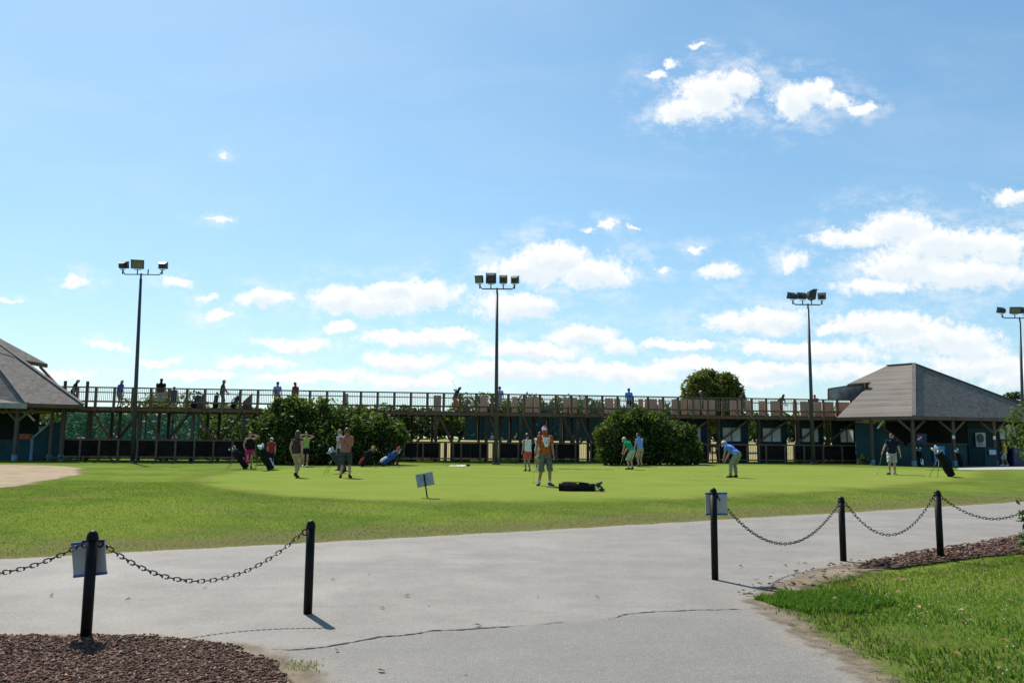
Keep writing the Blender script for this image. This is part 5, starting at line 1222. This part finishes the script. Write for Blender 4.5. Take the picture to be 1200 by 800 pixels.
decker(585.5, 1.8, 1.74, 0, 'man in a pale lavender shirt on the deck just right of the middle light pole', 'lavender', 'stone', ('dark', 'short'), leg=.95)
decker(737, 1.8, 1.78, 0, 'man in a bright blue shirt and navy trousers on the deck above the right shrub', 'blue', 'navy', ('dark', 'short'), leg=.95)
decker(824.5, 2.0, 1.72, 60, 'person with a white cap showing over the deck rail below the olive tree', 'charcoal', 'navy', ('dark', 'short'), ('white', 'white'), lean=14, leg=.5)
decker(868, 2.0, 1.76, -70, 'dark clothed golfer right of the olive tree bending towards the range on the deck', 'black', 'black', ('dark', 'short'), lean=28, hipy=-.1, head=(10, 0), leg=.9, hands=((-.1, .5, 1.0), (.1, .5, 1.0)))
decker(914, 2.0, 1.76, -70, 'dark clothed golfer leaning far forward on the deck left of the third light pole', 'black', 'charcoal', ('dark', 'short'), lean=48, hipy=-.2, head=(0, 0), leg=.9, hands=((-.1, .5, .8), (.1, .5, .8)))
decker(955.5, 1.8, 1.62, -10, 'person in red cap barely showing over the deck rail near the right pavilion', 'dark_red', 'navy', ('dark', 'short'), ('red', 'red'), lean=20, head=(20, 0), leg=.5)
# on the lower tees behind the fence
GL = 'people on the lower tees behind the fence'
def lower(u, n, H, yaw, label, top, bottom, hair=('dark', 'short'), **k):
    s = s_at(u, n, 1.6); q = dp_(s, n, 0); return person(gnd(q.x, q.y), H, yaw, label, top, bottom, group=GL, hair=hair, vox=.024, **k)
lower(95, 3.5, 1.60, 200, 'dark haired person in a white top behind the left end of the fence', 'white', 'navy', lean=10)
lower(193.5, 3.2, 1.56, 60, 'person in a grey white top behind the fence right of the first light pole', 'lavender', 'charcoal', lean=14)
lower(204.5, 3.8, 1.74, 170, 'person in a lavender shirt standing beside another behind the fence, under the deck', 'lavender', 'yellow', ('brown', 'short'))
lower(268, 3.2, 1.60, 40, 'dark haired person in lavender behind the fence, nearest the woman in the tank top', 'lavender', 'navy', lean=16)
lower(594, 3.4, 1.62, -60, 'person in navy behind the fence right of the middle light pole', 'navy', 'navy', lean=24, cap=('black', 'black'))
lower(694, 3.0, 1.66, -60, 'person in dark blue leaning over behind the fence left of the right shrub', 'navy', 'navy', lean=34, hipy=-.1)

# ------------------------------------------------------------------ golf bags
def golf_bag(base, yaw, tilt, Hh, label, body, accent, heads=('white', 'charcoal'), legs=True, nclub=9, group='golf bags', r=.125, seed=1, strap=True, lying=False, covers=()):
    """a carry bag leaning by tilt degrees towards yaw (0 = +X)"""
    t = thing('golf_bag', base, label, 'golf bag', group); rd = random.Random(seed)
    rot = Matrix.Rotation(R(yaw), 3, 'Z') @ Matrix.Rotation(R(tilt), 3, 'Y'); up0 = V3(0, 0, r*math.sin(R(tilt))*.9)
    X = lambda x, y, z: rot @ V3(x, y, z)+up0
    def tb(zs, rs, n=16):
        m = MB(); vs_ = []
        for z, (ra, rb) in zip(zs, rs):
            for q in range(n): a = q/n*2*math.pi; vs_.append(X(ra*math.cos(a), rb*math.sin(a), z))
        m.add(vs_, [(i*n+q, i*n+(q+1) % n, (i+1)*n+(q+1) % n, (i+1)*n+q) for i in range(len(zs)-1) for q in range(n)]+[tuple(range(n))[::-1], tuple((len(zs)-1)*n+q for q in range(n))]); return m
    h = Hh; bmx, am = FB(body), FB(accent)
    tb([0, .03, .3*h, .6*h, .9*h, h], [(r*.92, r*.92), (r, r), (r*.97, r*.97), (r*.92, r*.90), (r, r*.98), (r*1.04, r*1.02)]).build('bag_body', bmx, t, smooth=True)
    tb([h-.005, h+.035], [(r*1.10, r*1.08), (r*1.06, r*1.04)]).build('rim', FB('charcoal'), t)
    tb([-.02, .05], [(r*1.0, r*1.0), (r*1.05, r*1.05)]).build('base_cup', FB('black'), t)
    def pocket(ang, z0, z1, w, d, mt):
        n = 6; m = MB(); vs_ = []
        for z, g in ((z0, .55), (z0+.06*h, 1), ((z0+z1)/2, 1.05), (z1-.05*h, .85), (z1, .35)):
            for q in range(n+1): a = R(ang)+(q/n-.5)*w; rr = r*.9+d*g*math.sin(q/n*math.pi)**.5; vs_.append(X(rr*math.cos(a), rr*math.sin(a), z))
        m.add(vs_, [(i*(n+1)+q, i*(n+1)+q+1, (i+1)*(n+1)+q+1, (i+1)*(n+1)+q) for i in range(4) for q in range(n)]); m.build('pocket', mt, t, smooth=True)
    pocket(200, .06*h, .50*h, 1.5, .07, am); pocket(110, .12*h, .62*h, 1.2, .05, bmx); pocket(-70, .10*h, .45*h, 1.3, .055, bmx); pocket(180, .56*h, .84*h, 1.2, .04, bmx)
    if strap:
        m = MB(); pts = [X(-r*1.0-(.03 if lying else .10)*math.sin(q/8*math.pi), .03*math.sin(q/8*6), .25*h+.6*h*q/8) for q in range(9)]; m.tube(pts, [(.03, .012)]*9, 8); m.build('strap', FB('black'), t, smooth=True)
    if legs:
        for sg in (-1, 1):
            a = X(r*.95, sg*.05, .80*h); tgt = rot @ V3(1, 0, 0); g = V3(math.cos(R(yaw)), math.sin(R(yaw)), 0); sd_ = V3(-g.y, g.x, 0)
            e = V3(a.x, a.y, 0)+g*.26+sd_*sg*.22; e.z = float(zg(base[0]+e.x, base[1]+e.y))-base[2] if not legs == 'deck' else 0
            m = MB(); m.tube([a, e], [.011, .009], 8); m.ell(e+V3(0, 0, .012), .018, n=8, m=6); m.build('stand_leg', polem, t, smooth=True)
    for i in range(nclub):
        a = rd.uniform(0, 6.28); q = r*.75*math.sqrt(rd.random()); l = h+rd.uniform(.10, .26); sp = 2.3 if lying else 1.5
        p0 = X(q*math.cos(a), q*math.sin(a), h*.9); p1 = X(q*sp*math.cos(a), q*sp*math.sin(a), l)
        c = MB(); c.tube([p0, p1], [.0075, .0075], 6); sh = c.build('club_shaft', chrome, t)
        hd_ = MB(); col_ = heads[i % len(heads)]; dr_ = rot @ V3(math.cos(a*1.7), math.sin(a*1.7), .15)
        if i < max(2, len(covers)): cl = covers[i] if i < len(covers) else col_; hd_.ell(p1+dr_*.03, (.058, .050, .085), rot @ Euler((.3, .4, a)).to_matrix(), 12, 8); hm_ = FB(cl)
        else: hd_.box(p1+dr_*.03, (.085, .022, .058), rot @ Euler((rd.uniform(-.4, .4), .5, a)).to_matrix(), bevel=.008); hm_ = chrome
        hd_.build('club_head', hm_, t, smooth=i < 2).parent = sh
    return t
# lying black bag: long body resting on its side
b = gp(655.5, 575); golf_bag(b, -3, 90, .98, 'black golf bag lying on its side before the orange shirted man', 'black', 'brown', ('black', 'charcoal'), False, 9, 'golf bags', .115, 3, True, True, ('black', 'charcoal', 'black', 'black', 'charcoal', 'black'))
golf_bag(gp(1115, 558.5), 187, 30, 1.02, 'large black golf bag on its stand at the right end of the green', 'black', 'black', ('white', 'charcoal'), True, 10, 'golf bags', .15, 5, covers=('white', 'charcoal', 'white'))
golf_bag(gu(1079, 50.4), 95, 8, .88, 'black and white golf bag leaning at the counter under the drink sign', 'black', 'white', ('white', 'charcoal'), False, 7, 'golf bags', .15, 6)
golf_bag(gu(1127, 49.9), 170, 14, .80, 'small black golf bag with a white club cover left of the teal door', 'black', 'charcoal', ('white', 'white'), True, 6, 'golf bags', .12, 7, covers=('white', 'white'))
golf_bag(gp(317.5, 551), 190, 26, .92, 'black and blue golf bag with white club covers in front of the child in red', 'black', 'sky', ('white', 'white'), True, 10, 'golf bags', .15, 8, covers=('white', 'white', 'white', 'white', 'white'))
golf_bag(gp(288.5, 549.5), 186, 38, .88, 'dark golf bag with a fuchsia pocket carried beside the woman in the black tank top', 'black', 'fuchsia', ('maroon', 'charcoal'), True, 9, 'golf bags', .14, 9, covers=('maroon', 'charcoal'))
golf_bag(gu(423, 40.5), 8, 34, .84, 'black and red golf bag with yellow club covers on its stand beside the left shrub', 'black', 'red', ('yellow', 'yellow'), True, 7, 'golf bags', .13, 10, covers=('yellow', 'red', 'yellow'))
golf_bag(gu(446.5, 41.2), 6, 52, .92, 'blue golf bag with white patches leaning far over on its stand', 'royal', 'white', ('coral', 'charcoal'), True, 6, 'golf bags', .15, 11, covers=('coral', 'coral'))
golf_bag(gu(403, 34), 178, 34, .86, 'dark golf bag standing mostly hidden behind the salmon shirted man', 'charcoal', 'charcoal', ('sky', 'white'), True, 8, 'golf bags', .13, 12, covers=('sky', 'white'))
for u, lab, y_ in ((226.5, 'dark golf bag on the deck, leftmost of the three', 10), (252.5, 'slim dark golf bag on the deck left of the person in the dark grey top', 100), (273, 'dark golf bag on the deck leaning right of the person in the dark grey top', 20)):
    s = s_at(u, 1.3, 3.8); golf_bag(dp_(s, 1.3, ZF+.01), y_, 24, .78, lab, 'black', 'black', ('charcoal', 'black'), 'deck', 6, 'golf bags on the deck', .13, int(u))
# balls, putting cups markers, towel with a club, rack behind the fence
for i, (u, v, lab) in enumerate(((245, 561, 'golf ball on the left edge of the green'), (360.5, 550.5, 'golf ball behind the woman in khaki trousers'), (415.5, 554.5, 'golf ball right of the salmon shirted man, farther of two'), (421, 558, 'golf ball right of the salmon shirted man, nearer of two'), (429, 556, 'golf ball at the right of the salmon shirted man and farthest from him'), (813, 561.5, 'golf ball left of the bent man in the blue polo'), (850, 558.5, 'golf ball at the putter of the bent man in the blue polo'), (1025.5, 556, 'golf ball at the putter of the man in navy'))):
    o = ball(None, i); o.location = gp(u, v); o['label'] = lab; o['group'] = 'golf balls on the green'; o.scale = (1.25, 1.25, 1.25)
p = gp(536, 546.5); t = thing('towel', p, 'white towel lying on the far side of the green', 'towel'); m = MB(); vs_ = []; rd = random.Random(2)
for i in range(13):
    for j in range(5): vs_.append((-.42+i*.07, -.13+j*.065, .035+.05*abs(math.sin(i*.9+j))*(0 < j < 4)*(.4+.05*i)))
m.add(vs_, [(i*5+j, i*5+j+1, (i+1)*5+j+1, (i+1)*5+j) for i in range(12) for j in range(4)]); m.box((-.0, 0, .012), (.84, .26, .02)); m.build('cloth', FB('white'), t, smooth=True)
t = thing('golf_club', gp(547, 546.3), 'dark headed golf club lying across the white towel on the green', 'golf club'); MB().tube([(-1.1, .03, .03), (.05, 0, .04)], .008, 6).build('shaft', chrome, t); MB().ell((.08, 0, .07), (.10, .06, .06), n=12).build('club_head', FB('black'), t, smooth=True)
b = dp_(s_at(835.5, .5, 1), .5, 0); b = gnd(b.x, b.y); t = thing('wooden_rack', b, 'brown wooden rack standing in the fence opening right of the right shrub', 'rack')
for x in (-.33, -.05, .30): MB().bar((x, 0, 0), (x*.7, .05, 1.05), .07).build('rack_leg', wood('rack_brown', (.10, .055, .035)), t)
MB().box((0, .04, 1.08), (.62, .34, .14), bevel=.04).build('rack_top', MATS['rack_brown'], t); MB().box((.05, .03, .60), (.52, .07, .06)).build('rack_bar', MATS['rack_brown'], t)
